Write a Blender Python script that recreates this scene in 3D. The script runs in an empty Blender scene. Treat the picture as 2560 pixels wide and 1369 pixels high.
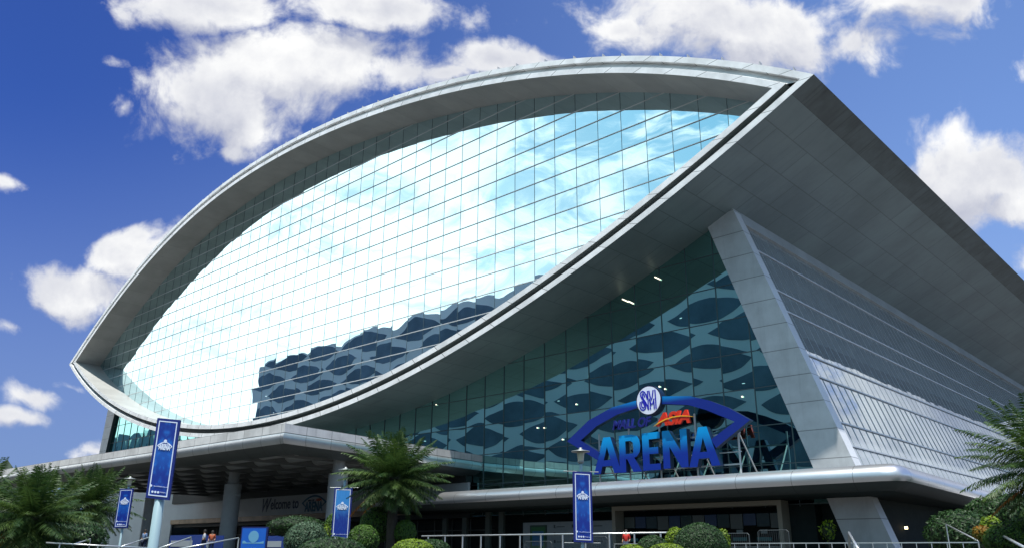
import bpy, math, random
import numpy as np
from mathutils import Vector, Matrix
random.seed(7); rng = np.random.RandomState(7)
SC = bpy.context.scene
COL = SC.collection
R_ = math.radians

# ------------------------------------------------------------------ camera
W, H = 2560, 1369
FPX = 2030.; PITCH = R_(19.07); YAW = R_(43.0); ROLL = R_(0.45); CZ = 1.6
fw = np.array([-math.sin(YAW)*math.cos(PITCH), math.cos(YAW)*math.cos(PITCH), math.sin(PITCH)])
rt = np.array([math.cos(YAW), math.sin(YAW), 0.]); up = np.cross(rt, fw)
RT = math.cos(ROLL)*rt + math.sin(ROLL)*up
UP = -math.sin(ROLL)*rt + math.cos(ROLL)*up
cd = bpy.data.cameras.new('camera'); cam = bpy.data.objects.new('camera', cd); COL.objects.link(cam)
cd.sensor_width = 36; cd.lens = FPX*36/W; cd.clip_end = 20000; cd.clip_start = .1
cam.matrix_world = Matrix(((RT[0], UP[0], -fw[0], 0), (RT[1], UP[1], -fw[1], 0), (RT[2], UP[2], -fw[2], CZ), (0, 0, 0, 1)))
SC.camera = cam
def ray(x, y):
    d = (x-W/2)*RT-(y-H/2)*UP+FPX*fw
    return d/np.linalg.norm(d)
C0 = np.array([0, 0, CZ])
def onY(x, y, Y): d = ray(x, y); return C0+d*Y/d[1]
def onZ(x, y, Z): d = ray(x, y); return C0+d*(Z-CZ)/d[2]
def at(x, y, dist): r = ray(x, y); return C0+r*dist/math.hypot(r[0], r[1])

# ------------------------------------------------------------------ render / view
SC.view_settings.view_transform = 'Standard'; SC.view_settings.look = 'None'
SC.view_settings.exposure = 0.30; SC.view_settings.gamma = 1
SC.render.engine = 'CYCLES'
SC.cycles.caustics_reflective = False; SC.cycles.caustics_refractive = False
SC.cycles.max_bounces = 8; SC.cycles.glossy_bounces = 4; SC.cycles.diffuse_bounces = 3
SC.cycles.use_denoising = True

# ------------------------------------------------------------------ sun + sky
SUN = Vector((.16, -.26, .95)).normalized()
ld = bpy.data.lights.new('sun', 'SUN'); ld.energy = 5.0; ld.angle = R_(.5); ld.color = (1, .965, .9)
lo = bpy.data.objects.new('sun', ld); COL.objects.link(lo)
lo.rotation_euler = SUN.to_track_quat('Z', 'Y').to_euler()

class NT:
    """small node-tree helper"""
    def __init__(s, nt): s.nt = nt
    def n(s, t, **k):
        nd = s.nt.nodes.new(t)
        ins = k.pop('ins', {})
        for a, b in k.items(): setattr(nd, a, b)
        for a, b in ins.items(): s.set(nd.inputs[a], b)
        return nd
    def set(s, sock, v):
        if isinstance(v, bpy.types.NodeSocket): s.nt.links.new(v, sock)
        elif isinstance(v, bpy.types.Node): s.nt.links.new(v.outputs[0], sock)
        else: sock.default_value = v
    def m(s, op, a, b=None, c=None, clamp=False):
        nd = s.nt.nodes.new('ShaderNodeMath'); nd.operation = op; nd.use_clamp = clamp
        for i, v in enumerate((a, b, c)):
            if v is not None: s.set(nd.inputs[i], v)
        return nd.outputs[0]
    def v(s, op, a, b=None, out=0):
        nd = s.nt.nodes.new('ShaderNodeVectorMath'); nd.operation = op
        s.set(nd.inputs[0], a)
        if b is not None: s.set(nd.inputs[3 if op == 'SCALE' else 1], b)
        return nd.outputs[1 if op in ('LENGTH', 'DOT_PRODUCT', 'DISTANCE') else 0]
    def mix(s, f, a, b, blend='MIX'):
        nd = s.nt.nodes.new('ShaderNodeMix'); nd.data_type = 'RGBA'; nd.blend_type = blend
        s.set(nd.inputs[0], f); s.set(nd.inputs[6], a); s.set(nd.inputs[7], b)
        return nd.outputs[2]
    def ramp(s, x, lo, hi, a=0., b=1., smooth=True):
        nd = s.nt.nodes.new('ShaderNodeMapRange')
        if smooth: nd.interpolation_type = 'SMOOTHSTEP'
        for i, v in enumerate((x, lo, hi, a, b)): s.set(nd.inputs[i], v)
        return nd.outputs[0]

wd = bpy.data.worlds.new('World'); SC.world = wd; wd.use_nodes = True
nt = wd.node_tree; nt.nodes.clear(); N = NT(nt)
def px2uv(x, y): return ((x-W/2)/FPX, -(y-H/2)/FPX)
def vlist(t): return tuple(float(q) for q in t)
# clouds: (cx, cy, rx, ry, strength) where they stand in the sky seen to the north
_sd = np.array([.13, .93, .31]); _sd /= np.linalg.norm(_sd)
_sx = W/2+FPX*(_sd@RT)/(_sd@fw); _sy = H/2-FPX*(_sd@UP)/(_sd@fw)
CL = [(_sx, _sy+60, 700, 420, 1.1), (800, 185, 255, 105, 1.), (560, 275, 180, 115, 1.), (590, 375, 75, 40, .8), (1000, 190, 120, 80, .8), (560, 30, 250, 60, .9), (900, 25, 340, 62, .95),
      (1250, 150, 165, 62, .95), (1110, 190, 90, 50, .8), (1850, 60, 400, 105, 1.), (2160, 110, 130, 75, .9), (2300, 0, 220, 70, .9),
      (1540, 60, 110, 60, .8), (2420, 440, 180, 100, 1.), (2520, 500, 120, 60, .8), (350, 640, 135, 75, .95), (210, 705, 160, 62, .95), (380, 590, 70, 45, .8),
      (50, 985, 90, 38, .75), (20, 1030, 80, 30, .7), (5, 830, 80, 50, .30), (10, 430, 80, 40, .26), (215, 1100, 90, 50, .34),
      (285, 170, 90, 50, .12), (280, 285, 80, 55, .10), (1350, 330, 200, 60, .8), (170, 945, 110, 40, .10), (2555, 640, 60, 60, .3), (340, 60, 60, 60, .5)]
g = bpy.data.node_groups.new('cloud_density', 'ShaderNodeTree')
g.interface.new_socket('P', in_out='INPUT', socket_type='NodeSocketVector')
g.interface.new_socket('D', in_out='OUTPUT', socket_type='NodeSocketFloat')
G = NT(g); gi = G.n('NodeGroupInput'); go = G.n('NodeGroupOutput')
wp = G.n('ShaderNodeTexNoise', ins={'Vector': gi.outputs[0], 'Scale': 5., 'Detail': 3.})
wv = G.v('SCALE', G.v('SUBTRACT', wp.outputs['Color'], (.5, .5, .5)), .10)
P2 = G.v('ADD', gi.outputs[0], wv)
cur = None
for (x, y, a, b, s) in CL:
    u, v = px2uv(x, y)
    q = G.v('MULTIPLY', G.v('SUBTRACT', P2, (u, v, 0)), (FPX/a/1.15, FPX/b/1.15, 0))
    d = G.m('SUBTRACT', s, G.v('LENGTH', q))
    cur = d if cur is None else G.m('MAXIMUM', cur, d)
n1 = G.n('ShaderNodeTexNoise', ins={'Vector': P2, 'Scale': 6.5, 'Detail': 9., 'Roughness': .60})
n2 = G.n('ShaderNodeTexNoise', ins={'Vector': P2, 'Scale': 26., 'Detail': 4., 'Roughness': .6})
bb = G.m('ADD', G.m('MULTIPLY', G.m('SUBTRACT', n1.outputs[0], .5), 2.5), G.m('MULTIPLY', G.m('SUBTRACT', n2.outputs[0], .5), .5))
G.set(go.inputs[0], G.m('ADD', G.m('ADD', cur, .06), bb))

tc = N.n('ShaderNodeTexCoord')
D = N.v('NORMALIZE', tc.outputs['Generated'])
sx = N.n('ShaderNodeSeparateXYZ', ins={0: D})
south = N.m('LESS_THAN', sx.outputs[1], 0.)
Dm = N.n('ShaderNodeCombineXYZ', ins={0: sx.outputs[0], 1: N.m('ABSOLUTE', sx.outputs[1]), 2: sx.outputs[2]}).outputs[0]
zf = N.m('MAXIMUM', N.v('DOT_PRODUCT', Dm, vlist(fw)), .08)
uu = N.m('DIVIDE', N.v('DOT_PRODUCT', Dm, vlist(RT)), zf)
vv = N.m('DIVIDE', N.v('DOT_PRODUCT', Dm, vlist(UP)), zf)
P = N.n('ShaderNodeCombineXYZ', ins={0: uu, 1: vv, 2: 0.}).outputs[0]
def grp(p): return N.n('ShaderNodeGroup', node_tree=g, ins={0: p}).outputs[0]
d0 = grp(P); d1 = grp(N.v('ADD', P, (.012, .040, 0)))
dens = N.ramp(d0, -.08, .55)
shd = N.ramp(N.m('SUBTRACT', d0, d1), -.55, .40)
thick = N.ramp(d0, .35, 1.5, 1., .60)
pn = N.n('ShaderNodeTexNoise', ins={'Vector': N.v('ADD', P, (3.1, 1.7, 0)), 'Scale': 5.5, 'Detail': 6., 'Roughness': .55})
patch = N.ramp(pn.outputs[0], .36, .62, .62, 1.)
sh2 = N.m('MULTIPLY', N.m('MULTIPLY', N.m('ADD', N.m('MULTIPLY', shd, .55), .45), thick), patch)
ccol = N.mix(sh2, (2.5, 2.8, 4.1, 1), (8.6, 8.6, 8.5, 1))
sky = N.n('ShaderNodeTexSky', sky_type='NISHITA', sun_disc=False, sun_elevation=math.asin(SUN.z),
          sun_rotation=math.atan2(SUN.x, SUN.y), air_density=1.0, dust_density=.6, ozone_density=2.2)
# north sky: deep blue to the left, paler towards the right
lr = N.ramp(uu, -.62, .62)
tint = N.mix(lr, (.26, .43, .98, 1), (1.15, 1.28, 1.62, 1))
skyN = N.mix(1., sky.outputs[0], tint, 'MULTIPLY')
lowm = N.ramp(vv, -.28, .25, 1., 0.)
skyN = N.mix(N.m('MULTIPLY', lowm, .7), skyN, (1.9, 2.7, 4.6, 1))
north = N.mix(dens, skyN, ccol)
# south sky (towards the sun side): thin bright streaks of cloud over cyan blue
st = N.n('ShaderNodeMapping', ins={0: P, 2: (0, 0, .75), 3: (3.2, 7.5, 1)})
w1 = N.n('ShaderNodeTexNoise', ins={'Vector': st.outputs[0], 'Scale': 1.5, 'Detail': 9., 'Roughness': .62, 'Distortion': 1.6})
u0, v0 = px2uv(430, 860)
q = N.v('MULTIPLY', N.v('SUBTRACT', P, (u0, v0, 0)), (.95, 1.5, 0))
gl = N.ramp(N.v('LENGTH', q), .05, .95, 1., 0.)
wden = N.ramp(N.m('ADD', w1.outputs[0], N.m('MULTIPLY', gl, .20)), .47, .68)
cyan = N.mix(gl, (2.1, 5.0, 7.2, 1), (8.8, 10.3, 11.2, 1))
white = N.mix(gl, (8.6, 9.8, 10.4, 1), (16, 16, 16, 1))
southc = N.mix(wden, cyan, white)
hor = N.ramp(sx.outputs[2], 0.02, .75, .0, 1.)
southc = N.mix(N.ramp(zf, .085, .3, 1., 0.), southc, (3.6, 5., 6.4, 1))
col = N.mix(south, north, southc)
grd = N.ramp(sx.outputs[2], -.03, .0)
col = N.mix(grd, (1.2, 1.25, 1.3, 1), col)
bg = N.n('ShaderNodeBackground', ins={0: col, 1: .1})
N.set(N.n('ShaderNodeOutputWorld').inputs[0], bg)

# ------------------------------------------------------------------ materials
MATS = {}
def mat(name, base=(.5, .5, .5), rough=.5, metal=0., spec=.5, var=0., vscale=2., bump=0., bscale=8., emit=None, estr=1.):
    if name in MATS: return MATS[name]
    m = bpy.data.materials.new(name); m.use_nodes = True; t = NT(m.node_tree)
    b = m.node_tree.nodes['Principled BSDF']
    b.inputs['Roughness'].default_value = rough; b.inputs['Metallic'].default_value = metal
    b.inputs['Specular IOR Level'].default_value = spec
    tcn = t.n('ShaderNodeTexCoord')
    if var > 0:
        nz = t.n('ShaderNodeTexNoise', ins={'Vector': tcn.outputs['Object'], 'Scale': vscale, 'Detail': 5., 'Roughness': .6})
        f = t.ramp(nz.outputs[0], .3, .7, 1-var, 1+var)
        t.set(b.inputs['Base Color'], t.v('SCALE', tuple(base), f))
    else:
        b.inputs['Base Color'].default_value = (*base, 1)
    if bump > 0:
        nz = t.n('ShaderNodeTexNoise', ins={'Vector': tcn.outputs['Object'], 'Scale': bscale, 'Detail': 4.})
        bp = t.n('ShaderNodeBump', ins={'Strength': bump, 'Distance': .05, 'Height': nz.outputs[0]})
        t.set(b.inputs['Normal'], bp)
    if emit:
        b.inputs['Emission Color'].default_value = (*emit, 1); b.inputs['Emission Strength'].default_value = estr
    MATS[name] = m; return m

def panel_mat(name, base, pw, ph, stagger=0., line=.03, linecol=.25, rough=.45, metal=0., var=.05, dirt=.12, streak=0., dscale=.35, spec=.5, lw2=None):
    """cladding panels: UV is in metres; joints every pw (u) and ph (v)"""
    if name in MATS: return MATS[name]
    m = bpy.data.materials.new(name); m.use_nodes = True; t = NT(m.node_tree)
    b = m.node_tree.nodes['Principled BSDF']
    uv = t.n('ShaderNodeUVMap'); s = t.n('ShaderNodeSeparateXYZ', ins={0: uv})
    v = t.m('DIVIDE', s.outputs[1], ph); fv = t.m('FLOOR', v)
    u = t.m('ADD', t.m('DIVIDE', s.outputs[0], pw), t.m('MULTIPLY', t.m('MODULO', fv, 2.), stagger)); fu = t.m('FLOOR', u)
    du = t.m('MULTIPLY', t.m('ABSOLUTE', t.m('SUBTRACT', t.m('FRACT', u), .5)), -pw)
    dv = t.m('MULTIPLY', t.m('ABSOLUTE', t.m('SUBTRACT', t.m('FRACT', v), .5)), -ph)
    lu = t.m('GREATER_THAN', du, -pw/2+0 if False else 1e9) if False else t.m('LESS_THAN', t.m('ADD', du, pw/2), line)
    lv = t.m('LESS_THAN', t.m('ADD', dv, ph/2), lw2 if lw2 is not None else line)
    ln = t.m('MAXIMUM', lu, lv)
    wn = t.n('ShaderNodeTexWhiteNoise', ins={'Vector': t.n('ShaderNodeCombineXYZ', ins={0: fu, 1: fv})})
    tcn = t.n('ShaderNodeTexCoord')
    nz = t.n('ShaderNodeTexNoise', ins={'Vector': tcn.outputs['Object'], 'Scale': dscale, 'Detail': 6., 'Roughness': .6})
    f = t.m('MULTIPLY', t.ramp(wn.outputs[0], 0., 1., 1-var, 1+var, False), t.ramp(nz.outputs[0], .3, .7, 1-dirt, 1+dirt*.4))
    if streak > 0:
        mp = t.n('ShaderNodeMapping', ins={0: t.n('ShaderNodeUVMap').outputs[0], 3: (1.1, .05, 1)})
        ns = t.n('ShaderNodeTexNoise', ins={'Vector': mp.outputs[0], 'Scale': 1.6, 'Detail': 4., 'Roughness': .65})
        f = t.m('MULTIPLY', f, t.ramp(ns.outputs[0], .5, .72, 1., 1-streak))
    f = t.m('MULTIPLY', f, t.ramp(ln, 0., 1., 1., linecol, False))
    t.set(b.inputs['Base Color'], t.v('SCALE', tuple(base), f))
    b.inputs['Roughness'].default_value = rough; b.inputs['Metallic'].default_value = metal; b.inputs['Specular IOR Level'].default_value = spec
    MATS[name] = m; return m

def glass_mat(name, tint, deep, pw, ph, ox, oz, refl=.85, wav=.005, tilt=.004, axis='XZ', wscale=.35, gmix=None):
    """opaque mirror glazing in panes; each pane a little out of true"""
    m = bpy.data.materials.new(name); m.use_nodes = True; t = NT(m.node_tree); m.node_tree.nodes.clear()
    geo = t.n('ShaderNodeNewGeometry'); uv = t.n('ShaderNodeUVMap'); s = t.n('ShaderNodeSeparateXYZ', ins={0: uv})
    fu = t.m('FLOOR', t.m('DIVIDE', t.m('SUBTRACT', s.outputs[0], ox), pw)); fv = t.m('FLOOR', t.m('DIVIDE', t.m('SUBTRACT', s.outputs[1], oz), ph))
    idv = t.n('ShaderNodeCombineXYZ', ins={0: fu, 1: fv})
    wn = t.n('ShaderNodeTexWhiteNoise', ins={'Vector': idv})
    a = t.v('SCALE', t.v('SUBTRACT', wn.outputs['Color'], (.5, .5, .5)), tilt*2)
    pos = t.v('ADD', geo.outputs['Position'], t.v('SCALE', wn.outputs['Color'], 40.))
    nz = t.n('ShaderNodeTexNoise', ins={'Vector': pos, 'Scale': wscale, 'Detail': 1.5, 'Roughness': .45})
    w = t.v('SCALE', t.v('SUBTRACT', nz.outputs['Color'], (.5, .5, .5)), wav*2)
    nrm = t.v('NORMALIZE', t.v('ADD', t.v('ADD', geo.outputs['Normal'], a), w))
    val = t.ramp(wn.outputs[0], 0., 1., .93, 1.05, False)
    gls = t.n('ShaderNodeBsdfGlossy', ins={'Color': t.v('SCALE', tuple(tint), val), 'Roughness': .0, 'Normal': nrm})
    dif = t.n('ShaderNodeBsdfDiffuse', ins={'Color': (*deep, 1)})
    fac = refl
    if gmix is not None:   # more mirror-like at grazing angles
        lw = t.n('ShaderNodeLayerWeight', ins={'Blend': .3})
        fac = t.ramp(lw.outputs['Facing'], 0., 1., refl, gmix, False)
    mx = t.n('ShaderNodeMixShader', ins={0: fac, 1: dif.outputs[0], 2: gls.outputs[0]})
    t.set(t.n('ShaderNodeOutputMaterial').inputs[0], mx)
    MATS[name] = m; return m

# ------------------------------------------------------------------ mesh helpers
class MB:
    def __init__(s): s.v = []; s.f = []; s.uv = []; s.mi = []
    def face(s, pts, uv=None, mi=0):
        i = len(s.v); s.v += [tuple(map(float, p)) for p in pts]; s.f.append(tuple(range(i, i+len(pts))))
        s.uv.append([tuple(map(float, q)) for q in uv] if uv is not None else [(p[0], p[2]) for p in pts]); s.mi.append(mi)
    def grid(s, rows, uvs=None, mi=0, flip=False):
        """rows: list of equal-length point lists, shared vertices"""
        i0 = len(s.v); n = len(rows[0])
        for r in rows: s.v += [tuple(map(float, p)) for p in r]
        for a in range(len(rows)-1):
            for b in range(n-1):
                q = [(a, b), (a, b+1), (a+1, b+1), (a+1, b)]
                if flip: q = q[::-1]
                s.f.append(tuple(i0+x*n+y for x, y in q))
                s.uv.append([tuple(map(float, uvs[x][y])) for x, y in q] if uvs is not None else [(0, 0)]*4); s.mi.append(mi)
    def box(s, x0, x1, y0, y1, z0, z1, mi=0):
        P = [(x0, y0, z0), (x1, y0, z0), (x1, y1, z0), (x0, y1, z0), (x0, y0, z1), (x1, y0, z1), (x1, y1, z1), (x0, y1, z1)]
        s.hexa(P, mi)
    def hexa(s, P, mi=0):
        for q in ((0, 1, 5, 4), (1, 2, 6, 5), (2, 3, 7, 6), (3, 0, 4, 7), (4, 5, 6, 7), (3, 2, 1, 0)):
            pts = [P[k] for k in q]
            a = (Vector(pts[1])-Vector(pts[0])).length; b = (Vector(pts[3])-Vector(pts[0])).length
            s.face(pts, [(0, 0), (a, 0), (a, b), (0, b)], mi)
    def bar(s, a, b, w, h=None, mi=0, upv=(0, 0, 1)):
        """square bar between two points"""
        a = Vector(a); b = Vector(b); d = (b-a).normalized(); u = Vector(upv)
        if abs(d.dot(u)) > .98: u = Vector((0, 1, 0))
        x = d.cross(u).normalized(); y = x.cross(d); h = w if h is None else h
        x *= w/2; y *= h/2
        P = [a-x-y, a+x-y, b+x-y, b-x-y, a-x+y, a+x+y, b+x+y, b-x+y]
        s.hexa(P, mi)
    def tube(s, pts, rad, n=10, mi=0, caps=True):
        pts = [Vector(p) for p in pts]; rad = rad if hasattr(rad, '__len__') else [rad]*len(pts)
        i0 = len(s.v); prev = None
        for k, p in enumerate(pts):
            d = (pts[min(k+1, len(pts)-1)]-pts[max(k-1, 0)]).normalized()
            u = Vector((0, 0, 1)) if abs(d.z) < .9 else Vector((1, 0, 0))
            if prev is not None: u = prev
            x = d.cross(u).normalized(); y = x.cross(d).normalized(); prev = y
            for j in range(n):
                a = 2*math.pi*j/n; q = p+(x*math.cos(a)+y*math.sin(a))*rad[k]; s.v.append(tuple(q))
        for k in range(len(pts)-1):
            for j in range(n):
                a = i0+k*n+j; b = i0+k*n+(j+1) % n
                s.f.append((a, b, b+n, a+n)); s.uv.append([(j/n, k), ((j+1)/n, k), ((j+1)/n, k+1), (j/n, k+1)]); s.mi.append(mi)
        if caps:
            s.f.append(tuple(i0+j for j in range(n))[::-1]); s.uv.append([(0, 0)]*n); s.mi.append(mi)
            e = i0+(len(pts)-1)*n; s.f.append(tuple(e+j for j in range(n))); s.uv.append([(0, 0)]*n); s.mi.append(mi)
    def lathe(s, c, prof, n=20, mi=0, sc=(1, 1)):
        i0 = len(s.v)
        for r, z in prof:
            for j in range(n):
                a = 2*math.pi*j/n; s.v.append((c[0]+r*sc[0]*math.cos(a), c[1]+r*sc[1]*math.sin(a), c[2]+z))
        for k in range(len(prof)-1):
            for j in range(n):
                a = i0+k*n+j; b = i0+k*n+(j+1) % n
                s.f.append((a, b, b+n, a+n)); s.uv.append([(j/n*6, prof[k][1]), ((j+1)/n*6, prof[k][1]), ((j+1)/n*6, prof[k+1][1]), (j/n*6, prof[k+1][1])]); s.mi.append(mi)
    def extr(s, poly, fn, d0, d1, mi=0, mi_side=None):
        """poly: 2-D outline, fn(u, v, d) -> point; solid between depths d0 (front) and d1"""
        ms = mi if mi_side is None else mi_side
        n = len(poly)
        s.face([fn(u, v, d0) for u, v in poly], poly, mi); s.face([fn(u, v, d1) for u, v in poly][::-1], poly[::-1], ms)
        for i in range(n):
            a = poly[i]; b = poly[(i+1) % n]
            s.face([fn(*a, d0), fn(*a, d1), fn(*b, d1), fn(*b, d0)], [(0, 0), (0, 1), (1, 1), (1, 0)], ms)
    def build(s, name, mats, parent=None, smooth=False, loc=None):
        me = bpy.data.meshes.new(name); me.from_pydata(s.v, [], s.f); me.update()
        ul = me.uv_layers.new(name='UVMap'); fl = [c for q in s.uv for p in q for c in p]
        ul.data.foreach_set('uv', fl)
        for m in (mats if isinstance(mats, (list, tuple)) else [mats]): me.materials.append(m)
        me.polygons.foreach_set('material_index', s.mi)
        if smooth: me.polygons.foreach_set('use_smooth', [True]*len(s.f))
        o = bpy.data.objects.new(name, me); COL.objects.link(o)
        if parent is not None: o.parent = parent
        if loc is not None: o.location = loc
        return o
def build_each(mb, name, mats, parent, off=(0, 0, 0), per=6):
    """every box (six faces) of the builder becomes a mesh object of its own"""
    for k in range(0, len(mb.f), per):
        c = MB()
        for j in range(k, min(k+per, len(mb.f))): c.face([mb.v[q] for q in mb.f[j]], mb.uv[j], mb.mi[j])
        o = c.build(name, mats, parent); o.location = off
def smooth_by_angle(o, ang=35):
    me = o.data
    me.polygons.foreach_set('use_smooth', [True]*len(me.polygons))
    try: me.set_sharp_from_angle(angle=R_(ang))
    except Exception: pass
def tag(o, label=None, cat=None, group=None, kind=None):
    if label: o['label'] = label
    if cat: o['category'] = cat
    if group: o['group'] = group
    if kind: o['kind'] = kind
    return o
def thing(name, label, cat, loc=(0, 0, 0), rz=0, group=None):
    o = bpy.data.objects.new(name, None); COL.objects.link(o); o.location = loc; o.rotation_euler = (0, 0, rz)
    return tag(o, label, cat, group)
def copy_tree(o, parent=None):
    c = o.copy(); COL.objects.link(c); c.parent = parent
    for ch in list(o.children): copy_tree(ch, c)
    return c
_txt = {}
def text_mesh(body, size=1., bold=0., depth=.02, shear=0., name='lettering', spacing=1.):
    """font outline turned into a mesh in its own XY plane, centred on x, baseline y=0"""
    cu = bpy.data.curves.new('t', 'FONT'); cu.body = body; cu.size = size; cu.offset = bold; cu.extrude = depth/2
    cu.shear = shear; cu.align_x = 'CENTER'; cu.space_character = spacing
    ob = bpy.data.objects.new('t', cu); COL.objects.link(ob)
    dg = bpy.context.evaluated_depsgraph_get(); dg.update()
    me = bpy.data.meshes.new_from_object(ob.evaluated_get(dg))
    bpy.data.objects.remove(ob); bpy.data.curves.remove(cu)
    me.name = name; me.materials.clear()
    return me
def place_text(body, name, m, parent, origin, xdir, zdir, size, bold=0., depth=.04, shear=0., width=None, spacing=1.):
    me = text_mesh(body, size, bold, depth, shear, name, spacing)
    xs = [v.co.x for v in me.vertices]; w = max(xs)-min(xs); k = 1. if width is None else width/w
    X = Vector(xdir).normalized(); Z = Vector(zdir).normalized(); Nn = X.cross(Z)
    cx = (max(xs)+min(xs))/2; o = Vector(origin)
    for v in me.vertices:
        c = v.co.copy(); v.co = o+X*((c.x-cx)*k)+Z*c.y+Nn*c.z
    me.materials.append(m)
    ob = bpy.data.objects.new(name, me); COL.objects.link(ob); ob.parent = parent
    return ob

# ------------------------------------------------------------------ setting: ground
m_ground = mat('ground', (.055, .056, .052), .9, var=.25, vscale=.3)
m_pave = panel_mat('paving', (.12, .115, .11), .6, .6, line=.01, linecol=.6, rough=.85, var=.08)
b = MB(); b.face([(-3000, -3000, 0), (3000, -3000, 0), (3000, 3000, 0), (-3000, 3000, 0)], [(0, 0)]*4)
tag(b.build('ground', m_ground), kind='structure')
b = MB(); b.box(-135, 8, 31.9, 200, .004, 1.5)
b.face([(-135, 31.9, 1.504), (8, 31.9, 1.504), (8, 60, 1.504), (-135, 60, 1.504)], [(-135, 31.9), (8, 31.9), (8, 60), (-135, 60)])
tag(b.build('plaza', m_pave), kind='structure')

rs_ = np.random.RandomState(3)
b = MB(); n_ = 260; top_ = []
for i in range(n_+1):
    a = R_(-200+220*i/n_); rr = 260+25*math.sin(i*.7)
    h = 15+5*math.sin(i*.31)+3*math.sin(i*1.3+1)+rs_.uniform(-1.5, 1.5)
    top_.append([(rr*math.cos(a)*.96, rr*math.sin(a)*.96, -.5), (rr*math.cos(a)*.975, rr*math.sin(a)*.975, h*.6), (rr*math.cos(a), rr*math.sin(a), h), (rr*math.cos(a)*1.03, rr*math.sin(a)*1.03, h*.7), (rr*math.cos(a)*1.05, rr*math.sin(a)*1.05, -.5)])
b.grid(top_)
tag(b.build('light_blocking_trees', mat('light_blocking_foliage', (.03, .05, .025), .95, var=.5, vscale=.15), smooth=True), 'belt of dark trees added far around the plaza to block low sky light, mirrored low in the glass', 'trees', kind='stuff')  # tree ring added out of view to cut bright low sky light
# ================================================================== ARENA
arena = thing('arena', 'huge silver grey arena with a lens shaped glass front and overhanging roof', 'arena', (-85.9, 57, 0))
AL = Vector((-85.9, 57, 0))
def part(mb, name, mats, parent=arena, smooth=False, label=None):
    o = mb.build(name, mats, parent, smooth)
    root = parent
    while root.parent: root = root.parent
    if parent is root: o.location = -AL if root is arena else (0, 0, 0)
    if label: o['label'] = label
    return o
m_band = panel_mat('bright_aluminium_cladding', (.88, .88, .885), 3.3, 50, line=.038, linecol=.28, rough=.42, var=.06, dirt=.2, dscale=.5)
m_groove = panel_mat('groove_cladding', (.66, .66, .64), 3.3, 50, line=.03, linecol=.4, rough=.5, dirt=.25)
m_reveal = panel_mat('reveal_cladding', (.46, .465, .45), 3.3, 50, line=.03, linecol=.8, rough=.38, dirt=.12, var=.07)
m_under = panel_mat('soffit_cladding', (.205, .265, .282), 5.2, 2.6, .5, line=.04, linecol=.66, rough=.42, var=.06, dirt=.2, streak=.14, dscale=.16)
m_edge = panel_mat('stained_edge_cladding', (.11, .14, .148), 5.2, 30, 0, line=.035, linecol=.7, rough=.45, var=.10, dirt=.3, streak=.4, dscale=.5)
m_roof = panel_mat('roof_sheet', (.6, .6, .6), 1.2, 400, line=.03)

XL, XR, ZL, ZR = -153.765, -18.037, 32.934, 33.365
CU = (19.93, -2.64, 3.77, 3.08, -.89); CLo = (-18.2, .69, -.62, 1.64, -.97)
NS = 240
tt = -np.cos(np.linspace(0, math.pi, NS))
def arc(c):
    x = XL+(XR-XL)*(tt+1)/2; z = ZL+(ZR-ZL)*(tt+1)/2+(1-tt*tt)*sum(k*tt**i for i, k in enumerate(c))
    return x, z
def offs(c, o, sgn):
    x, z = arc(c); dx = np.gradient(x); dz = np.gradient(z); L = np.hypot(dx, dz)
    return x+sgn*dz/L*o*(1 if True else 0), z-sgn*dx/L*o
XN = 140
def lens(o):
    """inner lens at distance o inside the outer outline: common xs, upper z, lower z"""
    xu, zu = offs(CU, o, 1); xl, zl = offs(CLo, o, -1)
    iu = np.argsort(xu); il = np.argsort(xl)
    g_ = np.linspace(XL-2, XR+2, 6000)
    U = np.interp(g_, xu[iu], zu[iu], left=-99, right=-99); L = np.interp(g_, xl[il], zl[il], left=99, right=99)
    ok = np.where(U > L)[0]; xa, xb = g_[ok[0]], g_[ok[-1]]
    if o == 0: xa, xb = XL, XR
    s = (1-np.cos(np.linspace(0, math.pi, XN)))/2; xs = xa+(xb-xa)*s
    zu_ = np.interp(xs, xu[iu], zu[iu]); zl_ = np.interp(xs, xl[il], zl[il])
    zm0 = (zu_[0]+zl_[0])/2; zm1 = (zu_[-1]+zl_[-1])/2
    zu_[0] = zl_[0] = zm0; zu_[-1] = zl_[-1] = zm1
    return xs, zu_, zl_
YF, YG, YE = 50., 54.2, 178.
def arcrow(o, y, which):
    xs, zu, zl = lens(o); z = zu if which else zl
    return [(xs[i], y, z[i]) for i in range(XN)]
def seglen(r):
    out = [0.]
    for i in range(1, len(r)): out.append(out[-1]+math.dist(r[i], r[i-1]))
    return out
def strip(mb, prof, which, mi=0, flip=False):
    rows = [arcrow(o, y, which) for o, y in prof]; Ls = [seglen(r) for r in rows]; L0 = Ls[0]
    vv_ = [0.]
    for k in range(1, len(prof)): vv_.append(vv_[-1]+math.hypot(prof[k][0]-prof[k-1][0], prof[k][1]-prof[k-1][1]))
    uvs = [[(L0[i], vv_[k]+.1) for i in range(XN)] for k in range(len(prof))]
    mb.grid(rows, uvs, mi, flip)
frame = MB()
for wch in (1, 0):
    strip(frame, [(0, YF), (.50, YF)], wch); strip(frame, [(1.04, YF), (1.55, YF)], wch)
    strip(frame, [(.50, YF), (.50, YF+(.40 if wch else 1.1))], wch); strip(frame, [(1.04, YF+(.10 if wch else .02)), (1.04, YF)], wch)
fo = part(frame, 'eye_frame', m_band)
b = MB()
strip(b, [(.50, YF+.40), (1.04, YF+.10)], 1); strip(b, [(.50, YF+1.1), (1.04, YF+1.1), (1.04, YF+.02)], 0, 1)
part(b, 'frame_groove', [m_groove, mat('painted_groove_shade', (.10, .12, .12), .6)], fo)  # second material: shade of the lower groove painted in as a darker colour
b = MB()
for wch in (1, 0): strip(b, [(1.55, YF), (1.55, YG+.3)], wch)
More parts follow.
